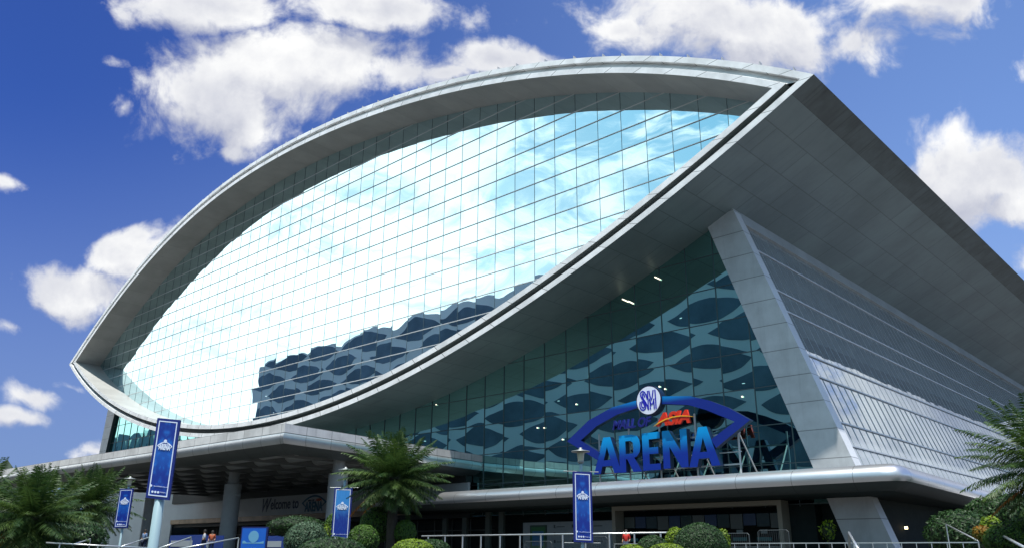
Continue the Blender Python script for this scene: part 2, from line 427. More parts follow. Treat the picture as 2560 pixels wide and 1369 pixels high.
part(b, 'eye_reveal', m_reveal)
# roof top and soffit (the lens section carried straight back)
b = MB(); strip(b, [(0, YF), (0, 90), (0, 130), (0, YE)], 1)
strip(b, [(0, YE), (4, YE)], 1)
b.face(arcrow(0, YE, 1)+arcrow(0, YE, 0)[::-1][1:-1])
part(b, 'roof', m_roof)
b = MB(); rr_ = arcrow(0, YF, 1); LL = seglen(rr_)
for k in range(14, 44):
    q = k*3.3; i = int(np.searchsorted(LL, q)); p = rr_[min(i, XN-1)]
    b.box(p[0]-.03, p[0]+.03, YF+.1, YF+.5, p[2]-.1, p[2]+.32)
build_each(b, 'edge_fin', mat('fin_metal', (.45, .45, .46), .5), arena, -AL)
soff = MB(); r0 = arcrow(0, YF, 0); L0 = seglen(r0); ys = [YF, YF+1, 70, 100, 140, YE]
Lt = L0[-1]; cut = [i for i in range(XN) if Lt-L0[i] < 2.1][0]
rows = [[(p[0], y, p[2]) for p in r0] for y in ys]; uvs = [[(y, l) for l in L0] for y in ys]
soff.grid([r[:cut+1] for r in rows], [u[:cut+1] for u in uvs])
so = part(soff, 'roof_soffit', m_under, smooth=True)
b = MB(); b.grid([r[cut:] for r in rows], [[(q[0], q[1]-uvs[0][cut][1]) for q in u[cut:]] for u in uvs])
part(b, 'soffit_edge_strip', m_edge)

# ---- eye glass
PX, PZ, OX, OZ = 2.606, 1.977, -45.02, 25.94
m_eye = glass_mat('mirror_glazing', (.70, .94, .99), (.01, .05, .06), PX, PZ, OX, OZ, refl=.9, wav=.008, tilt=.0035, wscale=.30)
m_mull = mat('mullion', (.62, .64, .66), .4); m_mulld = mat('dark_mullion', (.06, .09, .10), .5)
xs, zu, zl = lens(1.5)
b = MB()
b.face([(xs[i], YG, zl[i]) for i in range(XN)]+[(xs[i], YG, zu[i]) for i in range(XN-2, 0, -1)])
eg = part(b, 'eye_glass', m_eye)
def zrange(x): return np.interp(x, xs, zl), np.interp(x, xs, zu)
def xrange_(z):
    mid = (zl+zu)/2; ok = np.where((zl < z) & (zu > z))[0]
    return (xs[ok[0]], xs[ok[-1]]) if len(ok) > 1 else None
b = MB(); bd = MB()
k0 = -6
for k in range(-6, 20):
    z = OZ+PZ*k
    gx = np.linspace(xs[0], xs[-1], 3000); lo_ = np.interp(gx, xs, zl); hi_ = np.interp(gx, xs, zu); ok = np.where((lo_ < z) & (hi_ > z))[0]
    if len(ok) < 2: continue
    b.box(gx[ok[0]], gx[ok[-1]], YG-.07, YG+.03, z-.028, z+.028)
    # the thin glazing gasket below
for j in range(-12, 45):
    x = OX-PX*j
    if not xs[0] < x < xs[-1]: continue
    a, c = zrange(x)
    bd.box(x-.014, x+.014, YG-.025, YG+.02, a, c)
part(b, 'horizontal_mullions', m_mull, eg); part(bd, 'vertical_mullions', m_mulld, eg)

# ---- lower glass wall
YL = 57.2
m_low = glass_mat('teal_glazing', (.34, .70, .68), (.004, .022, .026), 2.62, 2.85, -30.7, 22.25, refl=.86, wav=.008, tilt=.0045, wscale=.22)
def pil_in(z): return -30.75+.338*(27.41-z)
def left_in(z): return -148.7+.165*(z-17.6)
def low_poly():
    pts = [(pil_in(5.1)+.3, 5.1), (pil_in(28.5)+.3, 28.5)]
    gx = np.linspace(-33, -146, 60)
    l0x, l0u, l0l = lens(0)
    pts += [(x, float(np.interp(x, l0x, l0l))+1.) for x in gx]
    pts += [(left_in(26.5), 26.5), (left_in(5.1), 5.1)]
    return pts
lp = low_poly()
b = MB(); b.face([(x, YL, z) for x, z in lp])
lg = part(b, 'lower_glass', m_low)
b = MB()
for k in range(-6, 3):
    z = 22.25+2.85*k
    b.box(left_in(z), pil_in(z), YL-.05, YL+.02, z-.03, z+.03)
l0x, l0u, l0l = lens(0)
for j in range(-3, 46):
    x = -30.7-2.62*j
    zt = float(np.interp(x, l0x, l0l))+.6
    if x > pil_in(27): zt = min(zt, 27.41-(x+30.75)/.338)
    if zt > 6: b.box(x-.03, x+.03, YL-.06, YL+.02, 5, zt)
part(b, 'window_mullions', m_mulld, lg)
m_tube = mat('lit_tube', (.9, .9, .8), .4, emit=(1, .93, .7), estr=1.6)
b = MB()
for (xa, ya, xb, yb) in [(1556, 747, 1569, 753), (1571, 752, 1583, 758), (1637, 692, 1650, 698)]:
    p = onY(xa, ya, YL-.1); q = onY(xb, yb, YL-.1); b.bar(p, q, .10)
for (x, y) in [(1090, 1010), (1648, 965), (1662, 971), (1855, 990), (1343, 1068), (1360, 1068), (1440, 1009), (1406, 1097)]:
    p = onY(x, y, YL-.1); b.box(p[0]-.05, p[0]+.05, YL-.12, YL-.05, p[2]-.05, p[2]+.05)
build_each(b, 'hall_light', m_tube, lg)

# ---- corner pillars
m_pil = panel_mat('pillar_cladding', (.56, .58, .60), 60, 2.02, line=.02, lw2=.03, linecol=.42, rough=.45, var=.03, dirt=.14, streak=.12, dscale=.6)
m_pilr = panel_mat('pillar_side_cladding', (.66, .68, .70), 60, 2.02, line=.02, lw2=.03, linecol=.45, rough=.45, var=.03, dirt=.08)
def out_x(z): return -28.41+.347*(28.54-z)
YP = 56.7; YP2 = 57.95
zs = [1.5, 5, 10, 15, 20, 25, 27.4]
b = MB()
b.face([(pil_in(1.5), YP, 1.5), (out_x(1.5), YP, 1.5), (-28.41, YP, 28.6), (-30.75, YP, 27.5)], [(pil_in(1.5), 1.5), (out_x(1.5), 1.5), (-28.4, 28.6), (-30.75, 27.5)])
b.face([(out_x(1.5), YP, 1.5), (out_x(1.5), YP2, 1.5), (-28.43, YP2, 28.6), (-28.43, YP, 28.6)], [(0, 1.5), (1, 1.5), (1, 28.6), (0, 28.6)], 1)
b.face([(pil_in(1.5), YP2, 1.5), (pil_in(1.5), YP, 1.5), (-30.75, YP, 27.5), (-30.75, YP2, 27.5)], [(0, 1.5), (1, 1.5), (1, 27.5), (0, 27.5)], 1)
part(b, 'corner_pillar', [m_pil, m_pilr])
b = MB()
lo4 = [(-151.9, 10.), (-149.8, 10.), (-147.4, 25.0), (-150.6, 26.2)]
b.face([(x, YP, z) for x, z in lo4], lo4)
b.face([(lo4[1][0], YP, lo4[1][1]), (lo4[1][0], YP2, lo4[1][1]), (lo4[2][0], YP2, lo4[2][1]), (lo4[2][0], YP, lo4[2][1])], [(0, 10), (1, 10), (1, 25), (0, 25)], 1)
b.face([(lo4[0][0], YP2, lo4[0][1]), (lo4[0][0], YP, lo4[0][1]), (lo4[3][0], YP, lo4[3][1]), (lo4[3][0], YP2, lo4[3][1])], [(0, 10), (1, 10), (1, 26), (0, 26)], 1)
part(b, 'corner_pillar', [m_pil, m_mulld])

# ---- leaning side wall
def sw(y, z, off=0.): return (out_x(z)+off*.945, y, z+off*.328)
m_side = glass_mat('side_glazing', (.74, .82, .88), (.36, .41, .45), 1.35, 3.55, 0, 0, refl=.60, wav=.003, tilt=.0012, wscale=.3, gmix=.80)
m_beam = panel_mat('eave_beam_cladding', (.42, .45, .46), 2.6, 30, line=.02, linecol=.6, rough=.45, var=.04, dirt=.12)
b = MB()
b.face([sw(YP2-.1, 5.6, -.22), sw(YE-4, 5.6, -.22), sw(YE-4, 28.4, -.22), sw(YP2-.1, 28.4, -.22)],
       [(57, 5.6), (YE, 5.6), (YE, 28.4), (57, 28.4)])
sg = part(b, 'side_glass', m_side)
b = MB()
for z in (25.01, 21.42, 19.56, 15.96, 14.23, 10.77, 9.05):
    b.bar(sw(YP2, z, -.16), sw(YE-4, z, -.16), .085, .09)
part(b, 'horizontal_mullions', m_mull, sg)
b = MB(); y = YP2+1.2
while y < 150:
    b.bar(sw(y, 5.7, -.2), sw(y, 14.23, -.2), .022, .035); y += 1.35
y = YP2+1.2
while y < 150:
    b.bar(sw(y, 14.23, -.215), sw(y, 27.2, -.215), .012, .02); y += 1.35
part(b, 'vertical_mullions', mat('grey_mullion', (.52, .56, .60), .5), sg)
b = MB()
r = [[sw(y, 28.7, .02), sw(y, 27.25, .02), sw(y, 27.25, -.22)] for y in (YP2-.02, 100, YE-4)]
b.grid(r, [[(p[1], 0), (p[1], 1.4), (p[1], 1.6)] for p in [q[0] for q in r]])
part(b, 'eave_beam', m_beam)

# ---- sweep for canopy edges
def sweep(path, prof, mb, mi=0, us=0.):
    """path: list of (x, y, nx, ny) with outward normal (scaled for mitres); prof: list of (outward offset, z)"""
    rows = []; uvs = []; L = us; pv = 0
    acc = [0.]
    for k in range(1, len(prof)): acc.append(acc[-1]+math.hypot(prof[k][0]-prof[k-1][0], prof[k][1]-prof[k-1][1]))
    for k, (x, y, nx, ny) in enumerate(path):
        if k: L += math.hypot(x-path[k-1][0], y-path[k-1][1])
        rows.append([(x+nx*o, y+ny*o, z) for o, z in prof]); uvs.append([(L, a) for a in acc])
    mb.grid(rows, uvs, mi)

# ---- high entrance canopy (left)
m_can = panel_mat('canopy_cladding', (.74, .73, .725), 2.55, .66, line=.022, lw2=.025, linecol=.35, rough=.42, var=.05, dirt=.22, streak=.18, dscale=.6)
m_bulge = panel_mat('canopy_underroll', (.56, .58, .59), 2.55, 50, line=.022, linecol=.4, metal=.7, rough=.36, var=.06, dirt=.15)
CX, CYy = -53.97, 33.15
pc_path = [(-113., 31.25, -.03, -1), (CX, CYy, 1.03, -1.03), (-57.1, 57.3, 1, .0)]
b = MB(); sweep(pc_path, [(0, 10.12), (0, 10.78)], b)
sweep(pc_path, [(0, 10.78), (-1.5, 10.8)], b)
bb_ = MB(); b2_ = MB(); prof = [(0, 10.1)]+[(.10+.22*math.sin(a)-.62*(1-math.cos(a)), 10.1-1.25*math.sin(a/1.0)*1.0 if False else 10.1-1.28*(a/(math.pi*.62))**.9) for a in np.linspace(.12, math.pi*.62, 10)]
prof = [(0, 10.1), (.10, 9.97), (.14, 9.78), (.08, 9.55), (-.12, 9.33), (-.45, 9.14), (-.95, 8.97), (-1.5, 8.87), (-2.0, 8.84), (-2.3, 8.95), (-2.35, 9.75)]
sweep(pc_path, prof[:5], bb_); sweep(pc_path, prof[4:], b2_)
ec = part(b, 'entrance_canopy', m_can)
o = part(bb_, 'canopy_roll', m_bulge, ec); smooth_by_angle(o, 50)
o = part(b2_, 'canopy_underroll', panel_mat('painted_underroll_shade', (.085, .10, .10), 2.55, 50, line=.022, linecol=.5, rough=.5, dirt=.15), ec); smooth_by_angle(o, 50)  # underside of the roll coloured darker to paint in its shade
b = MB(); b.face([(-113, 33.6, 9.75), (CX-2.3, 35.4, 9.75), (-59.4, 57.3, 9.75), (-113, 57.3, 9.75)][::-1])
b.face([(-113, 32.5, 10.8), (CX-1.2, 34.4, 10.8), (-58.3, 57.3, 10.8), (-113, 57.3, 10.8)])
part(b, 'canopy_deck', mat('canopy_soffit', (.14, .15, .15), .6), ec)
b = MB(); y = 37.2
while y < 56:
    xr = CX-2.4-(y-35)*.13
    n = 10
    rows = []
    for xx in (-112.6, xr):
        rows.append([(xx, y+.72*math.cos(a), 9.72-.62*math.sin(a)) for a in np.linspace(0, math.pi, n)])
    b = MB(); b.grid(rows, [[(q[0], i*.2) for i, q in enumerate(r)] for r in rows]); y += 2.75
    part(b, 'rounded_beam', mat('beam_metal', (.50, .52, .52), .35, metal=.2), ec, smooth=True)
b = MB(); x = -58.8
while x > -112:
    b.box(x-.35, x+.35, 35.0+(x > -57)*1, 57, 8.98, 9.72); x -= 5.1
build_each(b, 'cross_beam', mat('cross_beam', (.17, .18, .18), .6), ec)
# columns
m_colm = mat('column_paint', (.36, .385, .40), .55, var=.06, vscale=1.5)
for x in (-58.1, -75.3, -92.5, -109.7):
    b = MB(); b.lathe((x, 41.2, 0), [(.80, 1.5), (.80, 7.9)], 28)
    b.lathe((x, 41.2, 0), [(.80, 7.9), (.6, 7.95), (.50, 7.95), (.50, 9.75)], 28)
    b.box(x-1.15, x-.72, 41.0, 41.4, 6.75, 6.95); b.box(x+.72, x+1.15, 41.0, 41.4, 6.75, 6.95)
    o = part(b, 'column', m_colm); smooth_by_angle(o, 40)

# ---- long low canopy (right) with a rolled nose
m_nose = panel_mat('rolled_nose_metal', (.60, .61, .63), 3.9, 60, line=.02, linecol=.45, rough=.36, metal=.85, var=.03, dirt=.06)
lc_path = [(-66., 50.9, 0, -1), (-30., 50.9, 0, -1), (-17.6, 50.9, .12, -1.0), (-16.75, 51.15, .45, -.9), (-16.3, 51.8, .95, -.5), (-16.3, 53., 1, -.1), (-17.3, 70, 1, .06), (-19.6, 112, 1, .06), (-21, 150, 1, .06)]
prof = [(-7.5, 7.06), (-1.5, 7.02), (-.9, 6.97), (-.45, 6.84), (-.15, 6.62), (-.02, 6.36), (-.02, 6.12), (-.14, 5.90), (-.40, 5.68), (-.80, 5.50), (-1.22, 5.42)]
b = MB(); sweep(lc_path, prof[:8], b)
lc = part(b, 'low_canopy', m_nose); smooth_by_angle(lc, 60)
m_nose_shade = panel_mat('painted_nose_shade', (.045, .056, .058), 3.9, 60, line=.016, linecol=.5, rough=.6, var=.03, dirt=.06, spec=.2)  # shade under the rolled nose, put into the colour
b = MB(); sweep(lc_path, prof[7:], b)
o = part(b, 'canopy_underroll', m_nose_shade, lc); smooth_by_angle(o, 60)
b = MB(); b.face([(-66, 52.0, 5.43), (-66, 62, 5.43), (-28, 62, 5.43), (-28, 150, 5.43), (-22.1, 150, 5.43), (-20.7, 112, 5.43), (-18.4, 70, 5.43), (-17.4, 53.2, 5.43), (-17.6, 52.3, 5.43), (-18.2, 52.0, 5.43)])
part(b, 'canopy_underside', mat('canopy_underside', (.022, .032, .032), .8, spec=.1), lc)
# ================================================================== ground floor under the canopies
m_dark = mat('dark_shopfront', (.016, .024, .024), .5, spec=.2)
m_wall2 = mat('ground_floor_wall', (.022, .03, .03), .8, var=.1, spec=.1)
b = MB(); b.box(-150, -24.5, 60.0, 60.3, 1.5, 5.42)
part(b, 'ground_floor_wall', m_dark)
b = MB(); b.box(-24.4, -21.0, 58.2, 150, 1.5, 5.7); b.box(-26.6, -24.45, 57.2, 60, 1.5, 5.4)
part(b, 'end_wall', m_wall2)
# welcome board
m_wel = mat('welcome_board', (.62, .65, .66), .6, var=.05, vscale=.4)
b = MB(); b.box(-120, -58.2, 56.5, 56.7, 6.05, 8.25); b.box(-150, -120.01, 56.6, 56.8, 1.5, 10.9)
wb = part(b, 'welcome_board', m_wel)
b = MB(); b.box(-120, -58.4, 56.46, 56.9, 5.45, 6.03)
part(b, 'copper_trim', mat('copper_trim', (.42, .28, .17), .4, var=.3, vscale=.6), wb)
b = MB(); b.box(-120, -58.4, 56.3, 57.1, 8.27, 9.72); b.box(-120, -58.4, 56.95, 60., 5.0, 5.44)
part(b, 'board_header', mat('board_header', (.02, .03, .03), .6), wb)
m_navy = mat('navy_print', (.012, .03, .085), .5); m_tealp = mat('teal_print', (.02, .14, .24), .5); m_org = mat('orange_print', (.55, .10, .02), .5)
XD, ZD = (1, 0, 0), (0, 0, 1)
def wx(px): return float(onY(px, 1270, 56.45)[0])
place_text('W', 'lettering', m_navy, wb, ((wx(656)+wx(676))/2, 56.46, 6.5), XD, ZD, 2.3, .03, .03, .35, width=wx(677)-wx(656))
place_text('elcome to', 'lettering', m_navy, wb, ((wx(676)+wx(745))/2, 56.46, 6.75), XD, ZD, 1.75, .02, .03, 0, width=wx(745)-wx(676))
EX = (wx(753)+wx(815))/2; EW = wx(815)-wx(753)
place_text('www.mallofasia-arena.com', 'lettering', m_navy, wb, (-66.2, 56.46, 6.7), XD, ZD, 1.2, .0, .03, 0, width=13.5)
def eye_ribbon(w, h, th, n=24):
    """outline of the lens emblem, open at the bottom; returns list of polygons in (u,v)"""
    up_o = [(w/2*t, h*(1-t*t)) for t in np.linspace(-1, 1, n)]
    up_i = [((w/2-th*1.9)*t, (h-th)*(1-t*t)) for t in np.linspace(-1, 1, n)]
    polys = []
    for i in range(n-1): polys.append([up_o[i], up_o[i+1], up_i[i+1], up_i[i]])
    for sg_ in (-1, 1):
        a = [(sg_*w/2, 0), (sg_*(w/2-th*1.9), 0), (sg_*w*.33, -h*.42), (sg_*w*.30, -h*.66)]
        polys.append(a if sg_ > 0 else a[::-1])
    return polys
def emblem(fn, w, h, th, d0, d1, mb, mi=0):
    for p in eye_ribbon(w, h, th): mb.extr([tuple(q) for q in p], fn, d0, d1, mi)
b = MB(); emblem(lambda u, v, d: (EX+u, 56.47-d, 7.25+v), EW, .85, .19, .02, 0, b)
part(b, 'emblem', m_tealp, wb)
place_text('ARENA', 'lettering', m_tealp, wb, (EX, 56.45, 6.3), XD, ZD, 1.5, .05, .03, 0, width=EW*.72)
place_text('ASIA', 'lettering', m_org, wb, (EX+.9, 56.45, 7.42), XD, ZD, .38, .02, .03, .2, width=1.2)
place_text('MALL OF', 'lettering', m_navy, wb, (EX-.6, 56.45, 7.42), XD, ZD, .26, .01, .03, .2, width=1.3)
# ticket hall opening in beige frame
m_beige = mat('beige_frame', (.30, .28, .23), .6)
YB = 56.0
b = MB()
def fr(x0, x1, z0, z1, w, y0, y1): # three-sided frame
    b.box(x0, x0+w, y0, y1, z0, z1); b.box(x1-w, x1, y0, y1, z0, z1); b.box(x0+w, x1-w, y0+.003, y1, z1-w, z1)
xa = onY(1530, 1300, YB)[0]; xb = onY(1956, 1300, YB)[0]
fr(xa, xb, 1.5, 5.4, .32, YB, YB+1.2)
tb = part(b, 'ticket_hall_frame', m_beige)
b = MB()
for k in range(13):
    w = (xb-xa-.8)/13; x = xa+.4+w*k
    c = rng.rand()
    b.box(x+.04, x+w-.04, YB+1.12, YB+1.2, 3.55+rng.rand()*.25, 4.6, mi=k % 3)
m_p1 = mat('grey_poster', (.085, .10, .095), .3); m_p2 = mat('blue_poster', (.02, .045, .10), .3); m_p3 = mat('dim_glass', (.03, .05, .05), .15)
build_each(b, 'notice_panel', [m_p1, m_p2, m_p3], tb)
b = MB()
for k in range(7):
    x = xa+1.0+k*1.9; b.box(x, x+.5, YB+.95, YB+1.05, 3.2, 3.48); 
build_each(b, 'counter_number', mat('counter_number', (.20, .24, .24), .5), tb)
b = MB()
for k in range(7):
    x = xa+.7+k*1.9; b.box(x, x+1.1, YB+.9, YB+1.02, 2.72, 2.95)
build_each(b, 'counter_screen', mat('counter_screen', (.02, .14, .15), .3), tb)
b = MB(); b.box(xa+.35, xb-.35, YB+.5, YB+1.0, 1.5, 2.35)
part(b, 'counter', mat('counter_stone', (.25, .23, .21), .5), tb)
# white information wall
b = MB(); xi0 = onY(1302, 1320, YB)[0]; xi1 = onY(1528, 1320, YB)[0]
b.box(xi0, xi1, YB+.3, YB+.5, 1.5, 4.35)
iw = part(b, 'information_wall', mat('white_board', (.22, .25, .27), .5, var=.05))
b = MB(); x = xi0+.9
b.box(x, x+1.9, YB+.22, YB+.3, 1.9, 4.1)
pf = part(b, 'poster_case', mat('poster_frame', (.02, .06, .04), .4), iw)
b = MB(); b.box(x+.15, x+1.75, YB+.2, YB+.219, 2.05, 3.95); part(b, 'poster', mat('poster_green', (.02, .12, .04), .4), iw)
b = MB(); b.box(x+.3, x+1.6, YB+.18, YB+.199, 2.4, 3.6); part(b, 'poster_centre', mat('poster_blue', (.02, .12, .26), .4), iw)
b = MB()
for i in range(3):
    for j in range(4):
        xx = x+2.7+i*2.0; z = 3.85-j*.62; b.box(xx, xx+.16, YB+.27, YB+.299, z, z+.25); b.box(xx+.3, xx+1.2, YB+.28, YB+.299, z+.06, z+.12)
build_each(b, 'printed_note', mat('notes_ink', (.04, .05, .06), .5), iw)
# door posts left of it
b = MB()
for x in (1252, 1218, 1160, 1110): 
    p = onY(x, 1330, 57.0); b.box(p[0]-.3, p[0]+.3, 57., 57.3, 1.5, 5.42)
build_each(b, 'door_post', mat('door_post', (.09, .11, .10), .5), arena, -AL)
b = MB()
for k in range(22):
    x = -118+k*2.7; b.box(x-.06, x+.06, 59.9, 60.0, 1.5, 5.0)
b.box(-120, -58, 59.88, 59.98, 3.9, 4.0)
part(b, 'shopfront_mullions', mat('shopfront_mullion', (.10, .11, .10), .4))
b = MB()
for k in range(6):
    p = onY(640+k*33, 1318-k*2, 59.8); b.box(p[0]-.25, p[0]+.25, 59.75, 59.85, p[2]-.1, p[2]+.1)
build_each(b, 'interior_light', mat('dim_lamp', (.2, .2, .15), .5, emit=(.8, .8, .55), estr=.12), arena, -AL)
b = MB()
for (x, y) in [(2233, 1316), (2245, 1317), (2266, 1318)]:
    p = onY(x, y, 64.); b.box(p[0]-.1, p[0]+.1, 63.9, 64, p[2]-.09, p[2]+.09)
build_each(b, 'porch_light', mat('porch_lamp', (.9, .7, .4), .5, emit=(1, .75, .4), estr=4), arena, -AL)

# ================================================================== facing building with lens openings (seen mirrored in the glass)
m_opp = mat('pale_render', (.88, .84, .72), .7, var=.06, vscale=.05)
m_oppd = mat('opening_dark', (.12, .155, .17), .35, var=.3, vscale=.12)
opp = thing('office_building', 'pale building with rows of leaf shaped openings, mirrored in the arena glass', 'building', (-140, -38, 0))
b = MB(); tp = [(x, 59.6+1.9*abs(math.sin((x+239)*math.pi/21))**.7+.022*(x+244)) for x in np.linspace(-244, -50, 150)]
b.extr([(-50, 0)]+tp[::-1]+[(-244, 0)], lambda u, v, d: (u, -30-d, v), 0, 22)
b.box(-200, -196, -40, -36, 58, 65.5)
o = b.build('wall', m_opp, opp); o.location = (140, 38, 0)
b = MB()
for r in range(12):
    z = 4.0+5.05*r
    for k in range(11):
        cx = -239+21*k+(10.5 if r % 2 else 0)+rng.uniform(-1.2, 1.2)
        if cx > -52: continue
        a = 19.4/2*rng.uniform(.9, 1.04); h = 2.7*rng.uniform(.85, 1.06); n = 18
        top = [(cx+a*t, z+h*(1-abs(t)**1.6)) for t in np.linspace(-1, 1, n)]
        bot = [(cx+a*t, z-h*(1-abs(t)**2.1)) for t in np.linspace(1, -1, n)][1:-1]
        b.extr([(max(-243.8, min(-50.2, u)), v) for u, v in top+bot], lambda u, v, d: (u, -30+d, v), .06, -.3)
o = b.build('leaf_openings', m_oppd, opp); o.location = (140, 38, 0)
b = MB()
for r in range(12):
    for k in range(30):
        if rng.rand() < .10:
            x = -240+k*6.3+rng.rand()*3; z = 3.6+5.05*r+rng.rand(); b.box(x, x+.6, -29.93, -29.85, z, z+.09)
build_each(b, 'ceiling_light', mat('office_lamp', (.9, .9, .9), .5, emit=(.95, .98, 1), estr=1.3), opp, (140, 38, 0))

mall = thing('mall_building', 'pale building with a row of rounded bays, mirrored at the far left of the glass', 'building', (-345, -40, 0))
zt_ = float(onY(400, 1062, 144.4)[2])
b = MB(); b.box(-474, -314, -50, -30, 0, zt_-6)
for k in range(12):
    cx = -464+13*k; pts_ = [(cx+6*math.cos(a), zt_-6+5.5*math.sin(a)) for a in np.linspace(0, math.pi, 12)]
    b.extr(pts_+[(cx-6, zt_-12), (cx+6, zt_-12)], lambda u, v, d: (u, -30+d, v), .5, -3)
o = b.build('wall', mat('grey_render', (.42, .50, .48), .8, var=.15, vscale=.05), mall); o.location = (345, 40, 0)
b = MB()
for k in range(23): b.box(-468+6.5*k, -466.6+6.5*k, -29.7, -29.45, 2, zt_-7)
o = b.build('window_strips', m_oppd, mall); o.location = (345, 40, 0)
# ================================================================== ARENA SIGN on the low canopy
YS = 52.5
def grad_mat(name, lo, hi, z0, z1, rough=.35):
    m = bpy.data.materials.new(name); m.use_nodes = True; t = NT(m.node_tree)
    bs = m.node_tree.nodes['Principled BSDF']; uv = t.n('ShaderNodeUVMap'); s = t.n('ShaderNodeSeparateXYZ', ins={0: uv})
    f = t.ramp(s.outputs[1], z0, z1, 0, 1)
    t.set(bs.inputs['Base Color'], t.mix(f, (*lo, 1), (*hi, 1))); bs.inputs['Roughness'].default_value = rough
    return m
m_let = grad_mat('letter_face', (.004, .028, .28), (.0, .30, .70), 8.6, 10.45)
m_ban = grad_mat('eye_outline_face', (.005, .022, .22), (.0, .22, .60), 12.45, 13.05)
m_nav = mat('sign_side_navy', (.004, .006, .05), .4); m_wht = mat('sign_white', (.74, .78, .92), .4); m_logo = mat('logo_blue', (.012, .012, .40), .4)
m_red = mat('sign_red', (.62, .03, .01), .4); m_redd = mat('sign_dark_red', (.12, .004, .003), .5); m_yel = mat('sign_yellow', (.85, .42, .03), .4)
sign = thing('arena_sign', 'big blue ARENA lettering with lens outline and round emblem standing on the canopy', 'sign', (-34.5, YS, 7.0))
SL = Vector((-34.5, YS, 7.0))
def sp(mb, name, mats, parent=sign):
    o = mb.build(name, mats, parent)
    if parent is sign: o.location = -SL
    return o
F = lambda u, v, d: (u, YS+d, v)
LET = []
t_ = .74
A = lambda x0, x1: [[(x0, 7.66), (x0+.66, 7.66), ((x0+x1)/2+.02, 9.75), ((x0+x1)/2+.33, 10.45), ((x0+x1)/2-.33, 10.45)], [(x1-.68, 7.66), (x1, 7.66), ((x0+x1)/2+.36, 10.45), ((x0+x1)/2-.36, 10.45), ((x0+x1)/2-.02, 9.75)][:], [(x0+.62, 8.22), (x1-.62, 8.22), (x1-.80, 8.68), (x0+.80, 8.68)]]
LET.append(('A', A(-39.95, -37.3)))
Rr = [[(-37.45, 7.64), (-36.85, 7.64), (-36.85, 10.45), (-37.45, 10.45)],
      [(-36.85, 9.98), (-36.35, 9.98), (-36.1, 10.4), (-36.3, 10.45), (-36.85, 10.45)], [(-36.85, 8.62), (-36.3, 8.66), (-36.15, 9.02), (-36.85, 9.02)],
      [(-36.35, 9.95), (-36.18, 9.85), (-36.12, 9.5), (-35.48, 9.5), (-35.55, 10.0), (-35.75, 10.3), (-36.1, 10.4)],
      [(-36.12, 9.5), (-36.15, 9.15), (-36.3, 8.66), (-35.85, 8.75), (-35.58, 9.05), (-35.48, 9.5)],
      [(-36.75, 8.65), (-36.2, 7.64), (-35.72+.3, 7.64), (-36.1, 8.72)]]
LET.append(('R', Rr))
LET.append(('E', [[(-35.3, 7.66), (-34.7, 7.66), (-34.7, 10.45), (-35.3, 10.45)], [(-34.7, 7.66), (-33.75, 7.66), (-33.75, 8.12), (-34.7, 8.12)],
                  [(-34.7, 8.85), (-33.9, 8.85), (-33.9, 9.34), (-34.7, 9.34)], [(-34.7, 9.95), (-33.72, 9.95), (-33.72, 10.45), (-34.7, 10.45)]]))
LET.append(('N', [[(-33.5, 7.7), (-32.92, 7.7), (-32.92, 10.45), (-33.5, 10.45)], [(-31.98, 7.7), (-31.4, 7.7), (-31.4, 10.45), (-31.98, 10.45)],
                  [(-32.92, 10.45), (-32.92, 9.25), (-31.98, 7.7), (-31.98, 8.9)][::-1]]))
LET.append(('A', A(-31.35, -28.85)))
for nm, polys in LET:
    b = MB()
    for i, p in enumerate(polys):
        ar = sum(p[k][0]*p[(k+1) % len(p)][1]-p[(k+1) % len(p)][0]*p[k][1] for k in range(len(p)))
        if ar < 0: p = p[::-1]
        b.extr(p, F, .002*i, .5, 0, 1)
    sp(b, 'letter', [m_let, m_nav])
outp = [(-42.63, 10.47), (-40.38, 11.94), (-37.98, 12.74), (-35.57, 13.02), (-34.4, 13.06), (-33.18, 13.04), (-30.92, 12.78), (-29.4, 12.28), (-27.96, 11.62), (-26.32, 10.57)]
inp = [(-41.2, 10.42), (-39.55, 11.42), (-37.5, 12.12), (-35.48, 12.45), (-34.4, 12.48), (-33.21, 12.46), (-31.1, 12.14), (-29.75, 11.65), (-28.5, 11.05), (-27.5, 10.56)]
b = MB()
for i in range(len(outp)-1): b.extr([inp[i], inp[i+1], outp[i+1], outp[i]], F, .0, .5, 0, 1)
b.extr([(-42.63, 10.47), (-39.6, 8.75), (-39.3, 9.28), (-41.2, 10.42)], F, 0, .5, 0, 1)
b.extr([(-26.32, 10.57), (-27.5, 10.56), (-29.45, 9.5), (-29.1, 8.87)], F, 0, .5, 0, 1)
sp(b, 'lens_outline', [m_ban, m_nav])
DC = (-34.45, 12.86); n = 40
b = MB(); b.extr([(DC[0]+1.14*math.cos(2*math.pi*k/n), DC[1]+1.14*math.sin(2*math.pi*k/n)) for k in range(n)], F, -.12, .5, 0, 0)
disc = sp(b, 'emblem_disc', [m_nav])
b = MB(); b.extr([(DC[0]+1.06*math.cos(2*math.pi*k/n), DC[1]+1.06*math.sin(2*math.pi*k/n)) for k in range(n)], F, -.16, -.12, 0, 0)
sp(b, 'emblem_face', [m_wht], disc)
def ribbon(mb, pts, w, d0, d1, mi=0):
    pts = [Vector((p[0], p[1])) for p in pts]
    Ls, Rs = [], []
    for k, p in enumerate(pts):
        d = (pts[min(k+1, len(pts)-1)]-pts[max(k-1, 0)]).normalized(); nn = Vector((-d.y, d.x))*w/2
        Ls.append(p+nn); Rs.append(p-nn)
    for k in range(len(pts)-1):
        mb.extr([tuple(Rs[k]), tuple(Rs[k+1]), tuple(Ls[k+1]), tuple(Ls[k])], F, d0, d1, mi)
